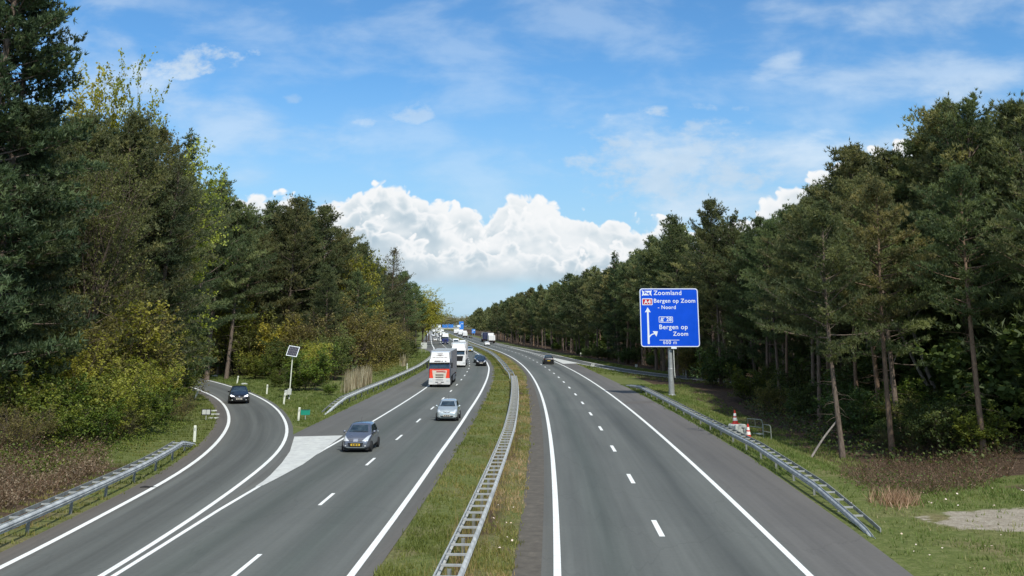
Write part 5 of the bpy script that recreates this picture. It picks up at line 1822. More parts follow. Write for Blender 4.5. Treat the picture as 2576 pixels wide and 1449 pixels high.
def big_sign():
    Wd, Hd = 6.05, 5.90
    X, Y = G(1690, 995)
    zc = 4.76 + Hd / 2
    root = empty('direction_sign', (X + 0.05, Y, 0.0), math.radians(-1.5), 'big blue direction sign on a grey pole in the verge right of the motorway', 'road sign')
    p = MB().prism(rounded(Wd, Hd, 0.30), -0.04, 0.04).build('panel', M['sign_blue'], root); p.location = (0, 0, zc)
    b = frame_ring(Wd - 0.02, Hd - 0.02, 0.29, 0.085, -0.047, -0.041).build('border', M['sign_white'], p)
    K = Wd / 965.0
    P = lambda x, y: (x * K - Wd / 2, (1135 - y) * K - Hd / 2)      # face position from the tracing

    def extent(s, sp, bold):
        me = text_mesh(s, 1.0, M['sign_white'], 1, sp, bold)
        k = me['natural']
        bpy.data.meshes.remove(me)
        return k

    def word(s, x, base, w, mat='sign_white', parent=p, sp=1.04, bold=0.014, yy=-0.043):
        ws = s.split(' ')
        full = extent(s, sp, bold)
        for i, one in enumerate(ws):
            wd = extent(one, sp, bold); x1 = extent(' '.join(ws[:i + 1]), sp, bold)
            me = text_mesh(one, wd / full * w * K, M[mat], 0.004, sp, bold)
            a, z = P(x + (x1 - wd) / full * w, base)
            pass
            o = link('lettering', me, parent, (a, yy, z))
            o['label'] = 'lettering reading ' + one
    word('Zoomland', 233, 300, 460, sp=1.12)
    word('Bergen op Zoom', 234, 425, 682, sp=1.1)
    word('- Noord', 297, 527, 294, sp=1.1)
    word('Bergen op', 310, 850, 464, sp=1.1)
    word('Zoom', 530, 955, 247, sp=1.12)
    word('600 m', 365, 1088, 220, sp=1.12, bold=0.004)
    # route shield
    x0, z0 = P(125, 411)
    s_ = MB().prism(rounded(172 * K, 108 * K, 0.07), -0.049, -0.0405).build('route_shield', M['sign_white'], p); s_.location = (x0, 0, z0)
    r_ = MB().prism(rounded(148 * K, 84 * K, 0.05), -0.055, -0.0485).build('shield_field', M['sign_red'], s_)
    me = text_mesh('A4', 112 * K, M['sign_white'], 0.004, 1.1, 0.03)
    o = link('lettering', me, s_, (-56 * K, -0.057, -30 * K)); o['label'] = 'lettering reading A4'
    # interchange symbol: four-armed knot struck through
    x0, z0 = P(121, 270)
    kn = MB()
    for sx in (1, -1):
        for sz in (1, -1):
            kn.prism([(0, -.12), (sx * .24, sz * .10), (sx * .50, sz * .32), (sx * .50, sz * .20), (sx * .44, 0), (sx * .1, -.1 * sz)], -0.047 - 0.0004 * (sx + 2 * sz), -0.0405)
    kn.prism(rounded(0.80, 0.46, 0.1), -0.0455, -0.0405)
    k_ = kn.build('interchange_symbol', M['sign_white'], p); k_.location = (x0, 0, z0)
    hb = MB()
    for q in (-.22, .0, .22): hb.prism(rounded(0.12, 0.14, 0.05, 3), -0.0515, -0.0505) if q == 0 else hb.prism([(q + a, b_) for a, b_ in rounded(0.14, 0.16, 0.05, 3)], -0.0515, -0.0505)
    for dx in (-0.045, 0.045): hb.prism([(-.42 + dx, .28), (-.39 + dx, .30), (.44 + dx, -.27), (.41 + dx, -.29)], -0.0525, -0.0517)
    hb.build('symbol_strokes', M['sign_blue'], k_)
    # lane arrows
    ar = MB()
    xa, zt = P(128, 500); _, zh = P(128, 577); _, zb = P(128, 1088)
    ar.prism([(xa - .105, zb), (xa + .105, zb), (xa + .085, zh), (xa + .30, zh - .02), (xa, zt), (xa - .30, zh - .02), (xa - .085, zh)], -0.046, -0.0405)
    xb, zb2 = P(140, 1010)
    pts = []
    for i in range(9):
        a = i / 8
        pts.append((xb + 0.62 * a ** 1.6, zb2 + 0.50 * (1 - (1 - a) ** 1.8)))
    up = [(x - .10 * (1 - i / 14), z + .09) for i, (x, z) in enumerate(pts)]
    ar.prism(pts + up[::-1], -0.0475, -0.0405)
    xe, ze = pts[-1]
    ar.prism([(xe - .26, ze + .30), (xe + .28, ze + .28), (xe + .12, ze - .25)], -0.049, -0.0405)
    ar.build('lane_arrow', M['sign_white'], p)
    # exit plate with motorway-exit symbol and 28
    x0, z0 = P(421, 697)
    e = frame_ring(232 * K, 96 * K, 0.08, 0.055, -0.046, -0.0405).build('exit_frame', M['sign_white'], p); e.location = (x0, 0, z0)
    me = text_mesh('28', 88 * K, M['sign_white'], 0.004, 1.08, 0.02)
    o = link('lettering', me, e, (8 * K, -0.043, -25 * K)); o['label'] = 'lettering reading 28'
    ic = MB()
    ic.prism([(-.57, -.20), (-.44, -.20), (-.40, .20), (-.47, .20)], -0.045, -0.0405).prism([(-.38, -.20), (-.25, -.20), (-.33, .20), (-.37, .20)], -0.045, -0.0405).prism([(-.30, .04), (-.20, .08), (-.14, .20), (-.22, .20)], -0.045, -0.0405)
    ic.build('exit_symbol', M['sign_white'], e)
    xl, zl = P(305, 1025); xr, _ = P(630, 1025)
    MB().box((xl + xr) / 2, -0.043, zl, xr - xl, 0.005, 0.05).build('rule', M['sign_white'], p)
    # pole, stiffeners, small lamp box and cable pipe below
    MB().lathe([(0.42, -0.1), (0.42, 0.05), (0.34, 0.08), (0.30, 0.12), (0.285, 2.6), (0.275, 2.62), (0.25, 2.7), (0.235, 4.8), (0.225, 10.2)], 18, Matrix.Translation((0.0, 0.42, 0))).build('pole', M['pole_grey'], root, smooth=False)
    st_ = MB()
    for z in (5.3, 6.7, 8.2, 9.8): st_.box(0, 0.10, z, 5.6, 0.10, 0.12)
    st_.build('stiffener', M['pole_grey'], root)
    MB().box(0.34, -0.0, 4.66, 0.56, 0.20, 0.17).build('lamp_box', M['sign_white'], root, 0.02)
    MB().tube([(0.30, 0.06, 4.58), (0.32, 0.06, 2.4), (0.36, 0.08, 1.75)], 0.05, 8).build('cable_pipe', M['grey_box'], root)
    MB().tube([(0.34, 0.12, 1.9), (0.42, 0.14, 1.5)], 0.09, 8).build('cable_end', M['post_black'], root)


big_sign()


def delineator(px, py, label, tilt=(0, 0), h=0.95, rz=0.0):
    x, y = G(px, py)
    root = empty('delineator_post', (x, y, gz(x, y) - 0.03), rz, label, 'marker post', 'white marker posts along the slip road')
    root.rotation_euler = (tilt[0], tilt[1], rz)
    MB().prism_x([(-.05, 0), (.05, 0), (.05, h), (-.03, h + 0.04), (-.05, h)], -0.075, 0.075).build('post', M['post_white'], root, 0.012)
    MB().box(0, -0.054, h * 0.8, 0.05, 0.006, 0.16).build('reflector', M['rim'], root)


T = math.radians
delineator(504.4, 944.6, 'white marker post farthest up the slip road, against the dark wood', (0, T(2)))
delineator(596, 965.8, 'leaning white marker post right above the black car', (0, T(7)))
delineator(671, 991, 'white marker post between the black car and the solar panel pole', (0, T(2)))
delineator(713.5, 1016.8, 'leaning white marker post just left of the solar panel cabinets', (0, T(5)))
delineator(750.5, 1057.7, 'white marker post next to the small green sign', (0, T(3)))
delineator(490.2, 1003.5, 'strongly tilted white marker post on the inside of the slip road bend', (0, T(17)))
delineator(489.3, 1111, 'upright white marker post near the far end of the lower left barrier', (0, T(-1)))
delineator(1024, 931, 'white marker post behind the middle left barrier, near the trucks', (0, 0), 1.0)


def small_sign(px, py, w, h, z0, mat, label, name='roadside_sign', legs=1, yaw=0, plate_mat=None, shift=0.0):
    x, y = G(px, py)
    root = empty(name, (x, y, gz(x, y) - 0.02), yaw, label, 'sign')
    MB().prism([(a + shift, b + z0 + h / 2) for a, b in rounded(w, h, 0.04, 3)], -0.015, 0.015).build('plate', M[mat], root)
    for i in range(legs):
        lx = shift if legs == 1 else shift + (i - .5) * w * 0.62
        MB().tube([(lx, 0.03, 0), (lx, 0.03, z0 + h * 0.8)], 0.028, 7).build('leg', M['galv'], root)
    return root


g_ = small_sign(767.5, 1056, 0.70, 0.40, 0.38, 'sign_green', 'small green kilometre sign in the grass nose between slip road and motorway')
MB().box(0, -0.017, 0.75, 0.62, 0.004, 0.05).build('marks', M['ink'], g_)
b_ = small_sign(517.5, 1056, 0.72, 0.46, 0.36, 'post_black', 'small dark-backed board with two pale plates on the inside of the slip road bend')
for sx in (-1, 1): MB().prism([(a + sx * 0.155, q + 0.59) for a, q in rounded(0.28, 0.34, 0.02, 2)], -0.022, -0.0155).build('pale_plate', M['grey_box'], b_)
small_sign(1066, 889, 1.55, 1.5, 1.2, 'grey_box', 'grey-green panel on two legs beside the exit road, left of the red truck', legs=2)
s1 = small_sign(1491.5, 925, 0.52, 0.46, 0.25, 'grey_box', 'small pale board on the edge of the right slip road', yaw=T(-8))
MB().box(0, -0.018, 0.50, 0.3, 0.004, 0.10).build('marks', M['ink'], s1)
small_sign(1600.5, 926, 0.44, 0.40, 0.25, 'grey_box', 'small pale board in the grass beyond the right slip road, left of the blue sign')
small_sign(1461, 897, 0.3, 0.35, 0.6, 'post_white', 'white round-cornered marker beyond the right slip road near the distant white truck')
small_sign(1075.5, 846, 1.7, 3.3, 0.6, 'sign_white', 'tall white board at the left edge of the distant motorway', legs=2)
for px, py in ((1719, 944), (1726, 951)):
    x, y = G(px, py)
    o = MB().tube([(0, 0, 0), (0, 0, 1.1)], 0.04, 7).build('marker_stake', M['grey_box'])
    o.location = (x, y, gz(x, y)); tag(o, 'thin pale stake behind the blue sign pole, ' + ('left one' if px == 1719 else 'right one'), 'stake', 'stakes behind the blue sign')
# white stones / litter specks on the bend
for i, (px, py) in enumerate([(516, 946), (614, 967)]):
    x, y = G(px * 1.0 if i else 542, 947.5 if not i else 967.5)
    o = MB().lathe([(0.05, -0.05), (0.32, 0.02), (0.30, 0.14), (0.12, 0.20)], 9).build('pale_stone', M['concrete'])
    o.location = (x, y, gz(x, y)); o.scale = (1.3, 0.8, 1)
    tag(o, ['pale flat stone in the grass near the farthest marker post', 'pale flat stone in the grass right of the leaning marker post'][i], 'stone')


def solar_pole():
    x, y = G(727, 1003.7)
    r = empty('solar_panel_pole', (x, y, gz(x, y) - .03), T(-4), 'thin pole carrying a tilted solar panel in the grass beside the slip road', 'solar panel')
    r.rotation_euler = (0, T(2.0), T(-4))
    MB().tube([(0, 0, 0), (0, 0, 4.1)], 0.055, 9).build('pole', M['post_white'], r)
    Mx = Matrix.Translation((0, -0.02, 4.5)) @ Matrix.Rotation(T(-28), 4, 'X') @ Matrix.Rotation(T(7), 4, 'Y')
    pf = MB().box(0, 0, 0, 1.10, 0.04, 1.06, Mx).build('panel_frame', M['sign_white'], r)
    MB().box(0, -0.023, 0, 0.98, 0.012, 0.94, Mx).build('cells', M['panel_cell'], pf)
    gl = MB()
    for i in (-2, -1, 0, 1, 2): gl.box(i * 0.163, -0.031, 0, 0.008, 0.004, 0.94, Mx)
    for i in (-1, 0, 1): gl.box(0, -0.0335, i * 0.235, 0.98, 0.004, 0.008, Mx)
    gl.build('cell_grid', M['greyink'], pf)
    c1 = MB().box(0.03, -0.14, 0.72, 0.36, 0.2, 0.55).build('cabinet', M['grey_box'], r, 0.015)
    c2 = MB().box(-0.30, -0.10, 0.62, 0.30, 0.2, 0.46).build('cabinet', M['grey_box'], r, 0.015)
    MB().box(-0.08, -0.05, 0.2, 0.10, 0.12, 0.42).build('battery_box', M['post_black'], r, 0.01)


solar_pole()


# concrete block with a T, cones and handrails behind the right barrier
bx_, by_ = G(1856, 1093)
blk = empty('concrete_block', (bx_, by_, gz(bx_, by_) - .05), T(24), 'pale concrete block marked T behind the right barrier, a cone standing on it', 'concrete block')
MB().prism([(-.50, 0), (.50, 0), (.44, .62), (.36, .70), (-.36, .70), (-.44, .62)], -0.42, 0.42).build('block', M['concrete'], blk, 0.03)
me = text_mesh('T', 0.24, M['ink'], 0.006, 1, 0.02)
o = link('lettering', me, blk, (0.02, -0.424, 0.22)); o['label'] = 'lettering reading T'
r1 = empty('traffic_cone', (bx_ - 0.12, by_ + 0.05, gz(bx_, by_) - .05 + 0.70), 0.2, 'red and white traffic cone standing on the concrete block', 'traffic cone', 'traffic cones behind the right barrier')


def cone_parts(r, h):
    MB().box(0, 0, 0.022, 0.46, 0.46, 0.044).build('base', M['cone_orange'], r, 0.01)
    rad = lambda q: 0.185 - 0.140 * q
    for a, b, m, nm in [(0.05, 0.24, 'cone_orange', 'body'), (0.24, 0.46, 'cone_white', 'white_band'), (0.46, 0.56, 'cone_orange', 'body'), (0.56, 0.77, 'cone_white', 'white_band'), (0.77, 1.0, 'cone_orange', 'body')]:
        MB().lathe([(rad(a), a * h), (rad(b), b * h)], 16).build(nm, M[m], r)


cone_parts(r1, 0.86)
x_, y_ = G(1883, 1101)
r2 = empty('traffic_cone', (x_, y_, gz(x_, y_) - .02), 0.5, 'red and white traffic cone standing in the grass right of the concrete block', 'traffic cone', 'traffic cones behind the right barrier')
cone_parts(r2, 0.84)


def handrail(px, py, span, h, label, yaw):
    x, y = G(px, py)
    r = empty('handrail', (x, y, gz(x, y) - .05), yaw, label, 'handrail')
    MB().tube([(0, 0, 0), (0, 0, h - .14), (-0.04, 0, h - .04), (-0.14, 0, h), (-span, 0, h + .02), (-span, 0, 0)], 0.032, 8).build('top_rail', M['handrail'], r)
    MB().tube([(0, 0, h * .55), (-span, 0, h * .58)], 0.024, 8).build('middle_rail', M['handrail'], r)
    if span > 0.7: MB().tube([(-span * .5, 0, h * .57), (-span * .5, 0, h)], 0.018, 8).build('baluster', M['handrail'], r)


handrail(1919, 1087, 1.05, 1.12, 'left and larger one of two steel handrails leading down behind the right barrier', T(-38))
handrail(1940, 1099, 0.62, 0.98, 'right and smaller one of two steel handrails leading down behind the right barrier', T(-55))
# slab steps beside the handrails
x_, y_ = G(1899, 1090)
o = MB().box(0, 0, 0, 0.9, 0.5, 0.10).build('concrete_step', M['concrete'], None, 0.02)
o.location = (x_, y_, gz(x_, y_) + .02); o.rotation_euler = (0, 0, T(-30)); tag(o, 'worn concrete step at the foot of the larger handrail', 'step')
# strip of tyre lost on the slip road verge, worn edge stones on the inside of the bend
x_, y_ = G(372, 1227)
o = MB().tube([(-.5, 0, .03), (-.2, .06, .06), (.1, .02, .05), (.5, .1, .03)], [.03, .06, .05, .02], 6).build('tyre_strip', M['rubber'])
o.location = (x_, y_, 0.0); o.scale = (0.7, 0.7, 0.7); tag(o, 'torn black strip of tyre on the edge of the left slip road', 'tyre strip')
for i, (px, py) in enumerate([(537, 1052.5), (540, 1043), (534, 1034)]):
    x_, y_ = G(px, py)
    o = MB().box(0, 0, 0, 0.75, 0.30, 0.10).build('edge_stone', M['concrete'], None, 0.02)
    o.location = (x_, y_, 0.02); o.rotation_euler = (0, 0, 0.15 * i)
    tag(o, ['pale broken kerb stone inside the slip road bend, nearest one', 'pale broken kerb stone inside the slip road bend, middle one', 'pale broken kerb stone inside the slip road bend, farthest one'][i], 'kerb stone', 'kerb stones inside the bend')


# far gantry and signs
def gantry():
    Yg = 905
    x0, x1 = -70.5, -45.0
    r = empty('sign_gantry', ((x0 + x1) / 2, Yg, 0), 0, 'distant steel gantry with blue boards spanning the oncoming lanes', 'gantry')
    w = (x1 - x0) / 2
    MB().box(0, 0, 4.75, 2 * w, 0.8, 0.85).build('beam', M['grey_box'], r)
    for s in (-1, 1): MB().box(s * w, 0, 2.2, 0.5, 0.6, 4.4).build('leg', M['grey_box'], r)
    for xx, ww, h, m, nm in ((0.4, 4.6, 2.6, 'sign_blue2', 'blue_board'), (5.4, 4.4, 2.6, 'sign_blue2', 'blue_board'), (-5.0, 3.8, 2.4, 'sign_white', 'white_board'), (-10.0, 3.6, 2.2, 'sign_white', 'white_board'), (12.2, 2.4, 1.8, 'sign_white', 'white_board')):
        MB().prism([(xx + a, 6.5 + b) for a, b in rounded(ww, h, .15, 3)], -0.62, -0.48).build(nm, M[m], r)


gantry()


def far_sign(x, y, w, z0, z1, label):
    r = empty('direction_sign', (x, y, 0), 0, label, 'road sign')
    p = MB().prism([(a, b + (z0 + z1) / 2) for a, b in rounded(w, z1 - z0, .2, 3)], -0.05, 0.05).build('panel', M['sign_blue2'], r)
    MB().box(-w * .18, -0.056, z0 + (z1 - z0) * .45, .25, .01, (z1 - z0) * .5).box(w * .2, -0.056, z0 + (z1 - z0) * .72, w * .4, .01, .5).build('symbols', M['sign_white'], p)
    for s in (-1, 1): MB().tube([(s * w * .3, .12, 0), (s * w * .3, .12, z1 - .3)], .12, 7).build('leg', M['pole_grey'], r)


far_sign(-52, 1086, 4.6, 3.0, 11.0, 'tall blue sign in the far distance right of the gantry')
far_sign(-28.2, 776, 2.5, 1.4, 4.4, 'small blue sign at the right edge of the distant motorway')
# ------------------------------------------------------------------ cars (front towards +Y, origin on the road under the middle)
def car_body_mesh(st, mat, name='body'):
    """st: stations front to rear (y, wl, zlow, zbelt, wb, wtop, zedge, zc)"""
    vs, fs = [], []
    m = 9
    for (y, wl, zl, zb, wb, wt, ze, zc_) in st:
        half = [(0, zl), (wl * .86, zl), (wl, zl + .10), (wl * 1.01, (zl + zb) * .52), (wb, zb), ((wb * .3 + wt * .7), zb + (ze - zb) * .62), (wt, ze), (wt * .6, zc_ - .012), (0, zc_)]
        ring = [(x, y, z) for x, z in half] + [(-x, y, z) for x, z in half[-2:0:-1]]
        vs += ring
    n = 2 * m - 2
    for i in range(len(st) - 1):
        for k in range(n):
            fs.append((i * n + k, i * n + (k + 1) % n, (i + 1) * n + (k + 1) % n, (i + 1) * n + k))
    fs.append(tuple(range(n - 1, -1, -1)))
    fs.append(tuple(range((len(st) - 1) * n, len(st) * n)))
    me = bpy.data.meshes.new('cage')
    me.from_pydata(vs, [], fs)
    bm = bmesh.new(); bm.from_mesh(me)
    bmesh.ops.recalc_face_normals(bm, faces=bm.faces)
    bm.to_mesh(me)
    tmp = bpy.data.objects.new('tmp', me); COL.objects.link(tmp)
    md = tmp.modifiers.new('s', 'SUBSURF'); md.levels = 2; md.render_levels = 2
    dg = bpy.context.evaluated_depsgraph_get()
    out = bpy.data.meshes.new_from_object(tmp.evaluated_get(dg))
    bpy.data.objects.remove(tmp)
    out.name = name
    out.materials.clear(); out.materials.append(mat)
    out.polygons.foreach_set('use_smooth', [True] * len(out.polygons))
    b2 = bmesh.new(); b2.from_mesh(out)
    tree = BVHTree.FromBMesh(b2)
    b2.free(); bm.free()
    return out, tree


def patch(tree, corners, axis, mat, name, off=0.006, nu=8, nv=5):
    """corner polygon (4 points a,b in the plane facing axis) laid onto the body surface"""
    vs, ok = [], True
    sgn = 1 if axis[0] == '+' else -1
    ax = axis[1]
    for j in range(nv + 1):
        for i in range(nu + 1):
            s, t = i / nu, j / nv
            a = (1 - s) * (1 - t) * corners[0][0] + s * (1 - t) * corners[1][0] + s * t * corners[2][0] + (1 - s) * t * corners[3][0]
            b = (1 - s) * (1 - t) * corners[0][1] + s * (1 - t) * corners[1][1] + s * t * corners[2][1] + (1 - s) * t * corners[3][1]
            if ax == 'y':
                o, d = Vector((a, 6 * sgn, b)), Vector((0, -sgn, 0))
            else:
                o, d = Vector((4 * sgn, a, b)), Vector((-sgn, 0, 0))
            hit, nrm, _, _ = tree.ray_cast(o, d)
            if hit is None:
                hit = vs[-1] if vs else Vector((a, 0, b)); vs.append(hit); continue
            if nrm.dot(d) > 0: nrm = -nrm
            vs.append(hit + nrm * off)
    fs = []
    for j in range(nv):
        for i in range(nu):
            q = (j * (nu + 1) + i, j * (nu + 1) + i + 1, (j + 1) * (nu + 1) + i + 1, (j + 1) * (nu + 1) + i)
            fs.append(q)
    return MB().add(vs, fs).mesh(name, mat, True)


def wheel_mesh(r, w):
    t = MB().lathe([(r * .62, -w / 2), (r * .93, -w / 2), (r, -w * .36), (r, w * .36), (r * .93, w / 2), (r * .62, w / 2)], 24, Matrix.Rotation(PI / 2, 4, 'Y')).mesh('tyre', M['rubber'], False)
    mb = MB().lathe([(r * .60, -w * .40), (r * .60, w * .40), (r * .55, w * .44), (r * .5, w * .30)], 24, Matrix.Rotation(PI / 2, 4, 'Y'))
    for k in range(5):
        R_ = Matrix.Rotation(k * 2 * PI / 5, 4, 'X')
        mb.box(w * .38, 0, r * .32, .03, r * .15, r * .56, R_)
        mb.box(-w * .38, 0, r * .32, .03, r * .15, r * .56, R_)
    mb.lathe([(r * .14, w * .2), (r * .14, w * .46)], 10, Matrix.Rotation(PI / 2, 4, 'Y'))
    return t, mb.mesh('rim', M['rim'])


HATCH = lambda: [(1.78, .50, .27, .47, .50, .36, .53, .55), (1.71, .66, .19, .58, .66, .54, .67, .70), (1.52, .76, .18, .69, .745, .64, .80, .845), (1.08, .79, .18, .83, .765, .68, .95, .99), (.86, .79, .18, .89, .765, .665, 1.03, 1.07),
                 (.28, .79, .18, .93, .765, .565, 1.38, 1.43), (.08, .79, .18, .935, .765, .57, 1.43, 1.475), (-.75, .79, .18, .945, .76, .575, 1.445, 1.495), (-1.30, .79, .18, .96, .755, .545, 1.40, 1.45), (-1.58, .775, .19, .96, .74, .56, 1.08, 1.10),
                 (-1.70, .73, .22, .84, .70, .60, .92, .94), (-1.78, .60, .30, .62, .58, .46, .68, .69)]


def stretch(st, kx, ky, kz, hood=0.0, tail=0.0):
    out = []
    for (y, wl, zl, zb, wb, wt, ze, zc_) in st:
        yy = y * ky
        if y > 0.8: yy += hood * (y - 0.8) / 1.0
        if y < -1.2: yy -= tail
        out.append((yy, wl * kx, zl * (kz * .5 + .5), zb * kz, wb * kx, wt * kx, ze * kz, zc_ * kz))
    return out


def make_car(name, label, cat, paint, W=1.6, H=1.48, L=3.56, hood=0.0, plate='plate_y', lamp='lamp', lampshape=None, style='a', group=None, mirror=None, simple=False, skirt=True):
    kx, kz = W / 1.6, H / 1.495
    ky = (L - hood) / 3.56
    st = stretch(HATCH(), kx, ky, kz, hood)
    me, tree = car_body_mesh(st, M[paint])
    root = empty(name, (0, 0, 0), 0, label, cat, group)
    link('body', me, root)
    Z = lambda z: z * kz
    X = lambda x: x * kx
    yf = st[0][0]; yr = st[-1][0]
    add = lambda nm, m, par=root: link(nm, m, par)
    # glass, laid on the skin
    add('windscreen', patch(tree, [(X(-.655), Z(1.02)), (X(.655), Z(1.02)), (X(.535), Z(1.355)), (X(-.535), Z(1.355))], '+y', M['glass'], 'windscreen'))
    add('rear_window', patch(tree, [(X(.57), Z(1.12)), (X(-.57), Z(1.12)), (X(-.50), Z(1.36)), (X(.50), Z(1.36))], '-y', M['glass'], 'rear_window'))
    for s in ('+x', '-x'):
        add('side_window', patch(tree, [(.55 * ky, Z(1.0)), (-.22 * ky, Z(.995)), (-.22 * ky, Z(1.345)), (.16 * ky, Z(1.335))], s, M['glass'], 'side_window'))
        add('side_window', patch(tree, [(-.30 * ky, Z(.995)), (-1.02 * ky, Z(1.02)), (-.98 * ky, Z(1.335)), (-.30 * ky, Z(1.345))], s, M['glass'], 'side_window'))
        if not simple:
            # door gap lines, sills
            add('door_seam', patch(tree, [(-.255 * ky, Z(.36)), (-.275 * ky, Z(.36)), (-.275 * ky, Z(.985)), (-.255 * ky, Z(.985))], s, M['trim'], 'door_seam', .004, 1, 8))
            add('door_handle', patch(tree, [(-.10 * ky, Z(.86)), (-.22 * ky, Z(.86)), (-.22 * ky, Z(.89)), (-.10 * ky, Z(.89))], s, M['trim'] if style == 'b' else M[paint], 'door_handle', .02, 2, 1))
    # lower black skirt: sump and plastic lip
    if skirt:
        MB().box(0, 0, .20, X(1.40), (yf - yr) * .90, .16).build('underbody', M['chassis'], root)
    # front
    ls = lampshape or [(.36, .60), (.64, .66), (.70, .86), (.60, .87)]
    for s in (1, -1):
        cs = [(X(a) * s, Z(b)) for a, b in ls]
        add('headlight', patch(tree, cs, '+y', M[lamp], 'headlight', .012, 5, 4))
        if not simple:
            add('fog_light', patch(tree, [(X(.50) * s, Z(.33)), (X(.58) * s, Z(.33)), (X(.58) * s, Z(.40)), (X(.50) * s, Z(.40))], '+y', M['lamp'], 'fog_light', .012, 2, 2))
    if style == 'a':      # split grille with bright bar, open lower intake with bright lip
        for s in (1, -1):
            gr = add('grille', patch(tree, [(X(.13) * s, Z(.595)), (X(.37) * s, Z(.595)), (X(.40) * s, Z(.685)), (X(.12) * s, Z(.69))], '+y', M['trim'], 'grille', .010, 5, 3))
            for q in (.625, .655):
                add('grille_bar', patch(tree, [(X(.13) * s, Z(q)), (X(.38) * s, Z(q)), (X(.38) * s, Z(q + .012)), (X(.13) * s, Z(q + .012))], '+y', M['chrome'], 'grille_bar', .018, 5, 1), gr)
        add('grille_surround', patch(tree, [(X(-.12), Z(.58)), (X(.12), Z(.58)), (X(.13), Z(.72)), (X(-.13), Z(.72))], '+y', M['chrome'], 'grille_surround', .009, 4, 3))
        add('air_intake', patch(tree, [(X(-.36), Z(.30)), (X(.36), Z(.30)), (X(.44), Z(.53)), (X(-.44), Z(.53))], '+y', M['trim'], 'air_intake', .008, 8, 4))
        add('bumper_lip', patch(tree, [(X(-.52), Z(.26)), (X(.52), Z(.26)), (X(.50), Z(.295)), (X(-.50), Z(.295))], '+y', M['p_silver'] if paint == 'p_grey' else M[paint], 'bumper_lip', .012, 8, 1))
        pz = .42
    elif style == 'b':    # smile-like slot grille, wide low intake
        for s in (1, -1):
            add('grille', patch(tree, [(X(.05) * s, Z(.60)), (X(.26) * s, Z(.635)), (X(.27) * s, Z(.675)), (X(.05) * s, Z(.645))], '+y', M['trim'], 'grille', .010, 5, 2))
        add('air_intake', patch(tree, [(X(-.40), Z(.285)), (X(.40), Z(.285)), (X(.48), Z(.375)), (X(-.48), Z(.375))], '+y', M['trim'], 'air_intake', .010, 8, 3))
        pz = .41
    else:                 # wide dark grille
        add('grille', patch(tree, [(X(-.36), Z(.52)), (X(.36), Z(.52)), (X(.34), Z(.63)), (X(-.34), Z(.63))], '+y', M['trim'], 'grille', .010, 8, 3))
        add('air_intake', patch(tree, [(X(-.48), Z(.27)), (X(.48), Z(.27)), (X(.44), Z(.38)), (X(-.44), Z(.38))], '+y', M['trim'], 'air_intake', .010, 8, 3))
        pz = .45
    add('badge', patch(tree, [(X(-.055), Z(.60)), (X(.055), Z(.60)), (X(.055), Z(.69)), (X(-.055), Z(.69))], '+y', M['chrome'], 'badge', .016, 2, 2))
    # plates
    for ax, nm, wz in (('+y', 'front_plate', pz), ('-y', 'rear_plate', .60)):
        pl = add(nm, patch(tree, [(-.26, Z(wz) - .055), (.26, Z(wz) - .055), (.26, Z(wz) + .055), (-.26, Z(wz) + .055)], ax, M[plate], nm, .03, 2, 1))
        if not simple:
            mk = []
            for a, b in ((-.19, -.10), (-.06, .06), (.10, .19)):
                add('plate_marks', patch(tree, [(a, Z(wz) - .032), (b, Z(wz) - .032), (b, Z(wz) + .032), (a, Z(wz) + .032)], ax, M['ink'], 'plate_marks', .034, 2, 1), pl)
    for s in (1, -1):
        add('taillight', patch(tree, [(X(.62) * s, Z(.80)), (X(.715) * s, Z(.80)), (X(.705) * s, Z(.94)), (X(.63) * s, Z(.94))], '-y', M['taillamp'], 'taillight', .012, 3, 4))
    add('rear_bumper', patch(tree, [(X(-.5), Z(.34)), (X(.5), Z(.34)), (X(.52), Z(.46)), (X(-.52), Z(.46))], '-y', M['trim'], 'rear_bumper', .010, 6, 2))
    # mirrors
    mc = M[mirror or paint]
    for s in (1, -1):
        mm = MB().lathe([(.02, -.10), (.075, -.06), (.085, 0), (.075, .06), (.02, .10)], 10, Matrix.Translation((s * (X(.765) + .085), .66 * ky, Z(1.03))) @ Matrix.Rotation(PI / 2, 4, 'Y') @ Matrix.Diagonal((.85, .7, .9, 1)))
        mm.box(s * (X(.765) + .01), .66 * ky, Z(.985), .12, .05, .035)
        add('mirror', mm.mesh('mirror', mc, True))
    # wheels in dark arches
    r = .285 * (.5 + .5 * kz) + (.04 if H > 1.55 else 0)
    ty, ri = wheel_mesh(r, .17)
    for yy in (1.13 * ky + hood * .35, -1.17 * ky):
        for s in (1, -1):
            am = patch(tree, [(yy + r * 1.13, .12), (yy - r * 1.13, .12), (yy - r * .72, r * 1.98), (yy + r * .72, r * 1.98)], '+x' if s > 0 else '-x', M['chassis'], 'wheel_arch', .004, 6, 4)
            add('wheel_arch', am)
            w = link('wheel', ty, root, (s * (X(.795) - .045), yy, r))
            link('rim', ri, w)
    if style in 'ab' and not simple:
        MB().tube([(0, .15 * ky, Z(1.475)), (0, -.05 * ky, Z(1.47) + .30)], .008, 5).build('aerial', M['trim'], root)
        for s in (-.25, .18): MB().tube([(s - .30, .945 * ky, Z(1.055)), (s + .12, .90 * ky, Z(1.082))], .010, 4).build('wiper', M['trim'], root)
    return root


def put(o, X_, Y_, yaw):
    o.location = (X_, Y_, 0.012)
    o.rotation_euler = (0, 0, yaw)
    return o


oncoming = lambda Y: PI - heading(Y)
away = lambda Y: -heading(Y)

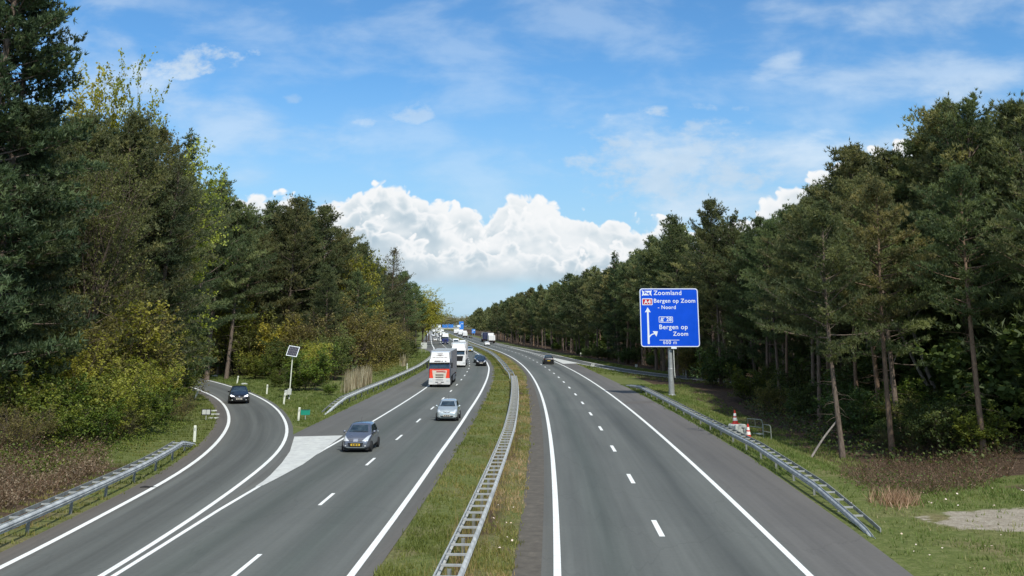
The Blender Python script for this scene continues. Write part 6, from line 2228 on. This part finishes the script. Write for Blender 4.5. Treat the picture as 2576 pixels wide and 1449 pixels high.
# dark grey hatchback, second from the viewer's left
o = make_car('hatchback', 'dark grey hatchback with a yellow plate driving past the white gore triangle', 'car', 'p_grey', 1.62, 1.48, 3.56, 0.0, 'plate_y', style='a', lampshape=[(.36, .615), (.66, .60), (.735, .90), (.60, .83)])
fx, fy = G(896, 1139); put(o, fx + .02, fy + 1.72, oncoming(fy) - T(1.0))
o = make_car('hatchback', 'small silver hatchback in the middle of the oncoming lanes, between grey hatchback and red truck', 'car', 'p_silver', 1.63, 1.47, 3.42, 0.0, 'plate_w', style='b', lampshape=[(.42, .63), (.66, .63), (.71, .80), (.58, .82)])
fx, fy = G(1124, 1060); put(o, fx + .02, fy + 1.66, oncoming(fy))
o = make_car('hatchback', 'black hatchback with its headlights lit coming down the left slip road', 'car', 'p_black', 1.80, 1.46, 4.30, 0.55, 'plate_w', 'lamp_on', style='c', lampshape=[(.34, .66), (.64, .63), (.70, .76), (.62, .79)])
fx, fy = G(601, 1016); put(o, fx - .55, fy + 1.95, PI + T(15.5))
o = make_car('estate_car', 'black estate car seen from behind on the right carriageway beside the far white gore', 'car', 'p_black', 1.82, 1.62, 4.4, 0.5, 'plate_y', style='c', simple=True)
MB().box(.62, -.3, 1.665, .03, 1.7, .03).box(-.62, -.3, 1.665, .03, 1.7, .03).build('roof_rail', M['chrome'], o)
fx, fy = G(1380, 917); put(o, fx, fy + 2.2, away(fy))
o = make_car('suv', 'black off-road car in the fast lane beside the white lorry', 'car', 'p_black', 1.82, 1.68, 4.4, 0.5, 'plate_w', style='c', simple=True)
fx, fy = G(1209.5, 921); put(o, fx, fy + 2.1, oncoming(fy)); SUV = o
o = make_car('hatchback', 'dark green-blue car following close behind the black off-road car', 'car', 'p_teal', 1.74, 1.5, 4.0, 0.3, 'plate_y', style='c', simple=True)
put(o, c(203) - 7.95, 205, oncoming(204))
PALE = make_car('hatchback', 'pale grey car half hidden right behind the white lorry', 'car', 'p_silver', 1.76, 1.46, 4.2, 0.5, 'plate_y', style='c', simple=True)
put(PALE, c(286) - 8.3, 288, oncoming(286))
WHITE = make_car('hatchback', 'white car behind the tailgate of the white box lorry on the right carriageway', 'car', 'p_white', 1.78, 1.46, 4.2, 0.5, 'plate_w', style='c', simple=True)
fx, fy = G(1225, 870); put(WHITE, fx, fy + 2.1, away(fy))
BLK = make_car('hatchback', 'distant dark car ahead of the white box lorry on the right carriageway', 'car', 'p_black', 1.76, 1.5, 4.2, 0.5, 'plate_y', style='c', simple=True)
fx, fy = G(1216.5, 856); put(BLK, fx, fy + 2.1, away(fy))


def again(src, label, X_, Y_, yaw, group=None):
    k = copy_tree(src)
    k['label'] = label
    if group: k['group'] = group
    return put(k, X_, Y_, yaw)


again(WHITE, 'distant white car with a dark windscreen alone in the left outer lane', c(486) - 15.5, 486, oncoming(486))
again(BLK, 'far dark car under the small distant blue sign on the right carriageway', c(601) + 5.2, 601, away(601))
FARC = 'far cars of the queue under the gantry'
for src, off, Y_ in ((WHITE, -8.6, 560), (BLK, -12.2, 590), (PALE, -8.6, 640), (WHITE, -15.5, 690), (PALE, -12.2, 700), (WHITE, -8.7, 745), (BLK, -15.4, 800), (PALE, -8.7, 850)):
    nm = {'WHITE': 1}
    lab = ('far white car' if src is WHITE else 'far dark car' if src is BLK else 'far silver car') + ' in the oncoming queue under the gantry'
    again(src, lab, c(Y_) + off, Y_, oncoming(Y_), FARC)


# ------------------------------------------------------------------ lorries (front towards +Y at y = 0)
M['p_offwhite'] = mat_plain('paint_off_white', (0.66, 0.66, 0.64), 0.4, 0.0, 0.1, 2.0, 0.4)


def truck_wheel(r=.50, w=.32):
    t = MB().lathe([(r * .58, -w / 2), (r * .94, -w / 2), (r, -w * .4), (r, w * .4), (r * .94, w / 2), (r * .58, w / 2)], 22, Matrix.Rotation(PI / 2, 4, 'Y')).mesh('tyre', M['rubber'])
    q = MB().lathe([(r * .57, -w * .42), (r * .57, w * .42), (r * .5, w * .46), (r * .44, w * .2), (r * .2, w * .25), (r * .18, w * .5)], 22, Matrix.Rotation(PI / 2, 4, 'Y')).mesh('rim', M['rim'])
    return t, q


TW = truck_wheel()


def make_truck(label, cab, lower, panel, side, trailer, roofmat, Lt=13.6, Ht=3.98, group=None, red=False, detail=True, visor=None, name='lorry', grille='trim'):
    r = empty(name, (0, 0, 0), 0, label, 'lorry', group)
    Wc = 1.22
    # cab shell: side profile extruded, leaning screen
    prof = [(-.02, .36), (.0, .55), (-.01, 1.0), (-.04, 2.0), (-.32, 2.86), (-.42, 3.0), (-.75, 3.12), (-2.15, 3.15), (-2.2, .60), (-1.9, .50), (-1.85, .95), (-1.45, 1.12), (-1.05, .95), (-.92, .40)]
    MB().prism_x(prof, -Wc, Wc).build('cab', M[side], r, 0.05, seg=3)
    # front skin pieces standing a little proud
    MB().prism([(-1.16, 1.02), (1.16, 1.02), (1.14, 2.02), (-1.14, 2.02)], -.03, .045).build('front_panel', M[cab], r, 0.02)
    bmp = MB().prism([(-1.23, .30), (1.23, .30), (1.24, .62), (1.20, 1.0), (-1.20, 1.0), (-1.24, .62)], -.55, .075).build('bumper', M[lower], r, 0.03)
    # windscreen on the slope
    sl = lambda z: -.04 - (z - 2.0) / .86 * .28 + .035
    MB().add([(-1.10, sl(2.06), 2.06), (1.10, sl(2.06), 2.06), (1.04, sl(2.78), 2.78), (-1.04, sl(2.78), 2.78)] + [(-1.10, sl(2.06) - .02, 2.06), (1.10, sl(2.06) - .02, 2.06), (1.04, sl(2.78) - .02, 2.78), (-1.04, sl(2.78) - .02, 2.78)],
             [(0, 1, 2, 3), (7, 6, 5, 4), (0, 4, 5, 1), (1, 5, 6, 2), (2, 6, 7, 3), (3, 7, 4, 0)]).build('windscreen', M['glass'], r)
    wp = MB()
    for s in (-.5, .35): wp.tube([(s - .2, sl(2.08) + .02, 2.09), (s + .35, sl(2.2) + .02, 2.22)], .014, 4)
    wp.build('wiper', M['trim'], r)
    # visor and roof fairing
    vz = M[visor or cab]
    MB().prism_x([(.10, 2.70), (.12, 2.80), (-.30, 3.12), (-.42, 3.0), (-.30, 2.80)], -1.17, 1.17).build('sun_visor', vz, r, 0.02)
    MB().add([(-1.14, -.30, 3.02), (1.14, -.30, 3.02), (1.20, -2.1, 3.10), (-1.20, -2.1, 3.10), (-1.02, -.62, 3.86), (1.02, -.62, 3.86), (1.14, -2.1, 3.96), (-1.14, -2.1, 3.96)],
             [(0, 3, 2, 1), (4, 5, 6, 7), (0, 1, 5, 4), (1, 2, 6, 5), (2, 3, 7, 6), (3, 0, 4, 7)]).build('roof_fairing', vz, r, 0.06, seg=3)
    for s in (1, -1):
        MB().add([(s * 1.226, -.22, 2.05), (s * 1.226, -1.05, 2.05), (s * 1.226, -1.0, 2.75), (s * 1.226, -.40, 2.75)] + [(s * 1.20, -.22, 2.05), (s * 1.20, -1.05, 2.05), (s * 1.20, -1.0, 2.75), (s * 1.20, -.40, 2.75)],
                 [(0, 1, 2, 3), (7, 6, 5, 4), (0, 4, 5, 1), (1, 5, 6, 2), (2, 6, 7, 3), (3, 7, 4, 0)]).build('side_window', M['glass'], r)
        MB().box(s * 1.42, .0, 2.42, .20, .16, .62).box(s * 1.30, -.05, 2.62, .22, .06, .05).build('mirror', M['trim'], r, 0.02)
        hl = MB().prism([(s * .78, .62), (s * 1.18, .60), (s * 1.19, .86), (s * .80, .80)], .0, .09).build('headlight', M['lamp'], r, 0.01)
    # grille panel
    gp = MB().prism([(-.72, .98), (.72, .98), (.86, 1.86), (-.86, 1.86)], .0, .060).build('grille_panel', M[panel], r, 0.015)
    sl_ = MB()
    if grille == 'trim' and red:
        for z in (1.12, 1.36): sl_.box(0, .066, z, .92, .016, .11)
        for x in (-.34, .30): sl_.box(x, .082, .56, .34, .016, .08)
        for z in (.72, .83, .92): sl_.box(0, .080, z, .86, .010, .018)
    else:
        for i in range(5): sl_.box(0, .066, 1.08 + i * .16, 1.30 + .05 * i, .016, .10)
    sl_.build('grille_slots', M['trim'], gp)
    pl = MB().box(0, .084, .40, .52, .012, .12).build('front_plate', M['plate_w'] if not red else M['greyink'], bmp)
    if red:
        # painted lettering is too blurred to read in the photo: dull red strokes on the band, grey ones on visor and fairing
        mk = MB()
        rr_ = random.Random(4)
        x = -.62
        while x < .62:
            w = rr_.uniform(.04, .10); mk.box(x, .053, 1.92 + .015 * math.sin(x * 5), w, .012, rr_.uniform(.05, .10)); x += w + .03
        mk.box(-.04, .064, 1.72, .82, .012, .13).box(-.58, .064, 1.70, .24, .012, .13)
        mk.build('lettering_strokes', M['p_redmark'], r)
        for s in (1, -1): MB().prism([(s * .78, 1.02), (s * 1.15, 1.02), (s * 1.14, 1.95), (s * .90, 1.90)], .01, .056).build('side_flash', M['p_red'], r)
        MB().prism([(-.86, 1.62), (.86, 1.62), (1.0, 2.0), (-1.0, 2.0)], .01, .050).build('red_band', M['p_red'], r)
        g_ = MB()
        fy_ = lambda z: -.30 - (z - 3.02) / .84 * .32 + .02
        for x, z, w in ((0, 3.28, .86), (-.68, 3.30, .34), (.68, 3.30, .34), (0, 3.76, .62), (.2, 3.55, .42), (-.2, 3.55, .42), (0, 3.60, .5), (0, 3.48, .36)):
            g_.box(x, fy_(z), z, w, .02, .06)
        for x, w in ((-.7, .14), (-.3, .16), (0, .24), (.35, .5)): g_.box(x, .06, 2.92, w, .20, .07)
        g_.build('lettering_strokes', M['greyink'], r)
    # chassis, trailer
    MB().box(0, -1.1, .62, 2.2, 2.1, .5).box(0, -2 - Lt / 2, .95, 1.1, Lt + 1, .25).build('chassis', M['chassis'], r)
    y0 = -2.45
    if Lt:
        tr = MB().box(0, y0 - Lt / 2, (1.15 + Ht) / 2, 2.54, Lt, Ht - 1.15).build('trailer', M[trailer], r, 0.03)
        MB().box(0, y0 - Lt / 2, Ht + .012, 2.50, Lt - .04, .025).build('trailer_roof', M[roofmat], tr)
        if detail:
            rb = MB()
            for k in range(1, 9):
                for s in (1, -1): rb.box(s * 1.275, y0 - Lt * k / 9, (1.2 + Ht) / 2, .012, .05, Ht - 1.3)
            rb.build('tarp_strap', M['greyink'], tr)
            for s in (1, -1):
                MB().box(s * 1.24, y0 - Lt * .52, .72, .04, Lt * .42, .6).build('side_skirt', M['tarp'], r)
        ye = y0 - Lt
        MB().box(0, ye - .03, .62, 2.4, .10, .22).build('rear_bumper', M['trim'], r)
        for s in (1, -1): MB().box(s * 1.0, ye - .06, .92, .4, .06, .14).build('taillight', M['taillamp'], r)
        dm = MB().box(0, ye - .012, (1.2 + Ht) / 2, .03, .012, Ht - 1.4)
        for s in (.6, -.6): dm.box(s, ye - .012, (1.2 + Ht) / 2, .03, .02, Ht - 1.5)
        dm.build('door_bars', M['greyink'], tr)
    ys_ = [-1.42, -4.6] + ([y0 - Lt + 2.2, y0 - Lt + 3.5, y0 - Lt + 4.8] if Lt > 8 else [y0 - Lt + 1.5])
    for y in ys_:
        for s in (1, -1):
            w = link('wheel', TW[0], r, (s * 1.05, y, .50))
            link('rim', TW[1], w)
    return r


o = make_truck('red and white lorry with a white roof fairing leading the oncoming trucks', 'p_red', 'p_offwhite', 'p_cream', 'p_navy', 'tarp', 'tarp_roof', red=True, visor='p_offwhite')
fx, fy = G(1104, 974.5); put(o, fx + .05, fy, oncoming(fy) + T(0.3))
WT = make_truck('white lorry with a big black grille right behind the red and white lorry', 'p_white', 'p_white', 'trim', 'p_white', 'tarp_white', 'tarp_roof', visor='p_white')
put(WT, c(182) - 11.35, 182, oncoming(182) - T(0.5))
BT = make_truck('blue lorry with a pale roof board further back in the oncoming lanes', 'p_blue', 'p_navy', 'p_blue', 'p_navy', 'tarp', 'tarp_white', visor='p_white')
put(BT, c(404) - 12.2, 404, oncoming(404))
WR = make_truck('white box lorry seen from behind on the right carriageway', 'p_white', 'p_white', 'trim', 'p_white', 'tarp_white', 'tarp_white', Lt=7.2, Ht=3.1, detail=False, name='box_lorry')
put(WR, c(422) + 5.9, 422 + 9.8, away(422))
NV = make_truck('tall dark blue lorry just ahead of the white box lorry', 'p_navy', 'trim', 'p_navy', 'p_navy', 'p_navy', 'tarp', Lt=12.0, Ht=4.0, detail=False)
put(NV, c(452) + 4.6, 470, away(460))


def make_van(label, paint):
    r = empty('van', (0, 0, 0), 0, label, 'van')
    prof = [(2.6, .35), (2.62, .75), (2.35, 1.05), (1.75, 1.25), (1.05, 2.10), (.7, 2.35), (-2.6, 2.42), (-2.68, 1.2), (-2.66, .35)]
    MB().prism_x(prof, -.98, .98).build('body', M[paint], r, 0.07, seg=3)
    MB().add([(-.86, 1.80, 1.30), (.86, 1.80, 1.30), (.80, 1.16, 2.06), (-.80, 1.16, 2.06), (-.86, 1.76, 1.28), (.86, 1.76, 1.28), (.80, 1.12, 2.04), (-.80, 1.12, 2.04)], [(0, 1, 2, 3), (7, 6, 5, 4), (0, 4, 5, 1), (1, 5, 6, 2), (2, 6, 7, 3), (3, 7, 4, 0)]).build('windscreen', M['glass'], r)
    for s in (1, -1):
        MB().box(s * .70, 2.60, .86, .34, .06, .2).build('headlight', M['lamp'], r, .01)
        MB().box(s * .986, .95, 1.55, .012, .85, .5).build('side_window', M['glass'], r)
        MB().box(s * 1.10, 1.45, 1.42, .18, .1, .28).build('mirror', M['trim'], r, .02)
        MB().box(s * .90, -2.70, 1.0, .12, .03, .5).build('taillight', M['taillamp'], r)
    MB().box(0, 2.62, .76, .8, .03, .16).build('grille', M['trim'], r)
    MB().box(0, 2.60, .42, 1.8, .12, .2).build('bumper', M['trim'], r, .02)
    ty, ri = wheel_mesh(.34, .2)
    for y in (1.7, -1.7):
        for s in (1, -1):
            w = link('wheel', ty, r, (s * .93, y, .34)); link('rim', ri, w)
    return r


VN = make_van('white van right behind the white lorry in the oncoming lanes', 'p_white')
put(VN, c(330) - 8.8, 333, oncoming(330))
again(VN, 'second white van further back in the middle oncoming lane, beside the blue lorry', c(372) - 9.2, 372, oncoming(372))
FT = 'far lorries in the oncoming queue under the gantry'
for src, off, Y_ in ((WT, -12.3, 470), (WT, -12.2, 640), (WT, -15.6, 760), (WT, -12.2, 730), (BT, -12.2, 820), (WT, -8.8, 800), (WT, -15.5, 860), (WT, -12.2, 940), (WT, -8.8, 930), (BT, -15.6, 990)):
    again(src, ('far white lorry' if src is WT else 'far blue lorry') + ' in the oncoming queue under the gantry', c(Y_) + off, Y_, oncoming(Y_), FT)
FR_ = 'far box lorries driving away on the right carriageway'
for off, Y_ in ((2.0, 620), (1.9, 716), (5.4, 800), (1.8, 850), (5.4, 905)):
    again(WR, {620: 'nearest of the far white box lorries driving away in the distance', 716: 'second of the far white box lorries driving away, right of the gantry'}.get(Y_, 'very far white box lorry driving away towards the gantry'), c(Y_) + off, Y_ + 9.8, away(Y_), FR_)
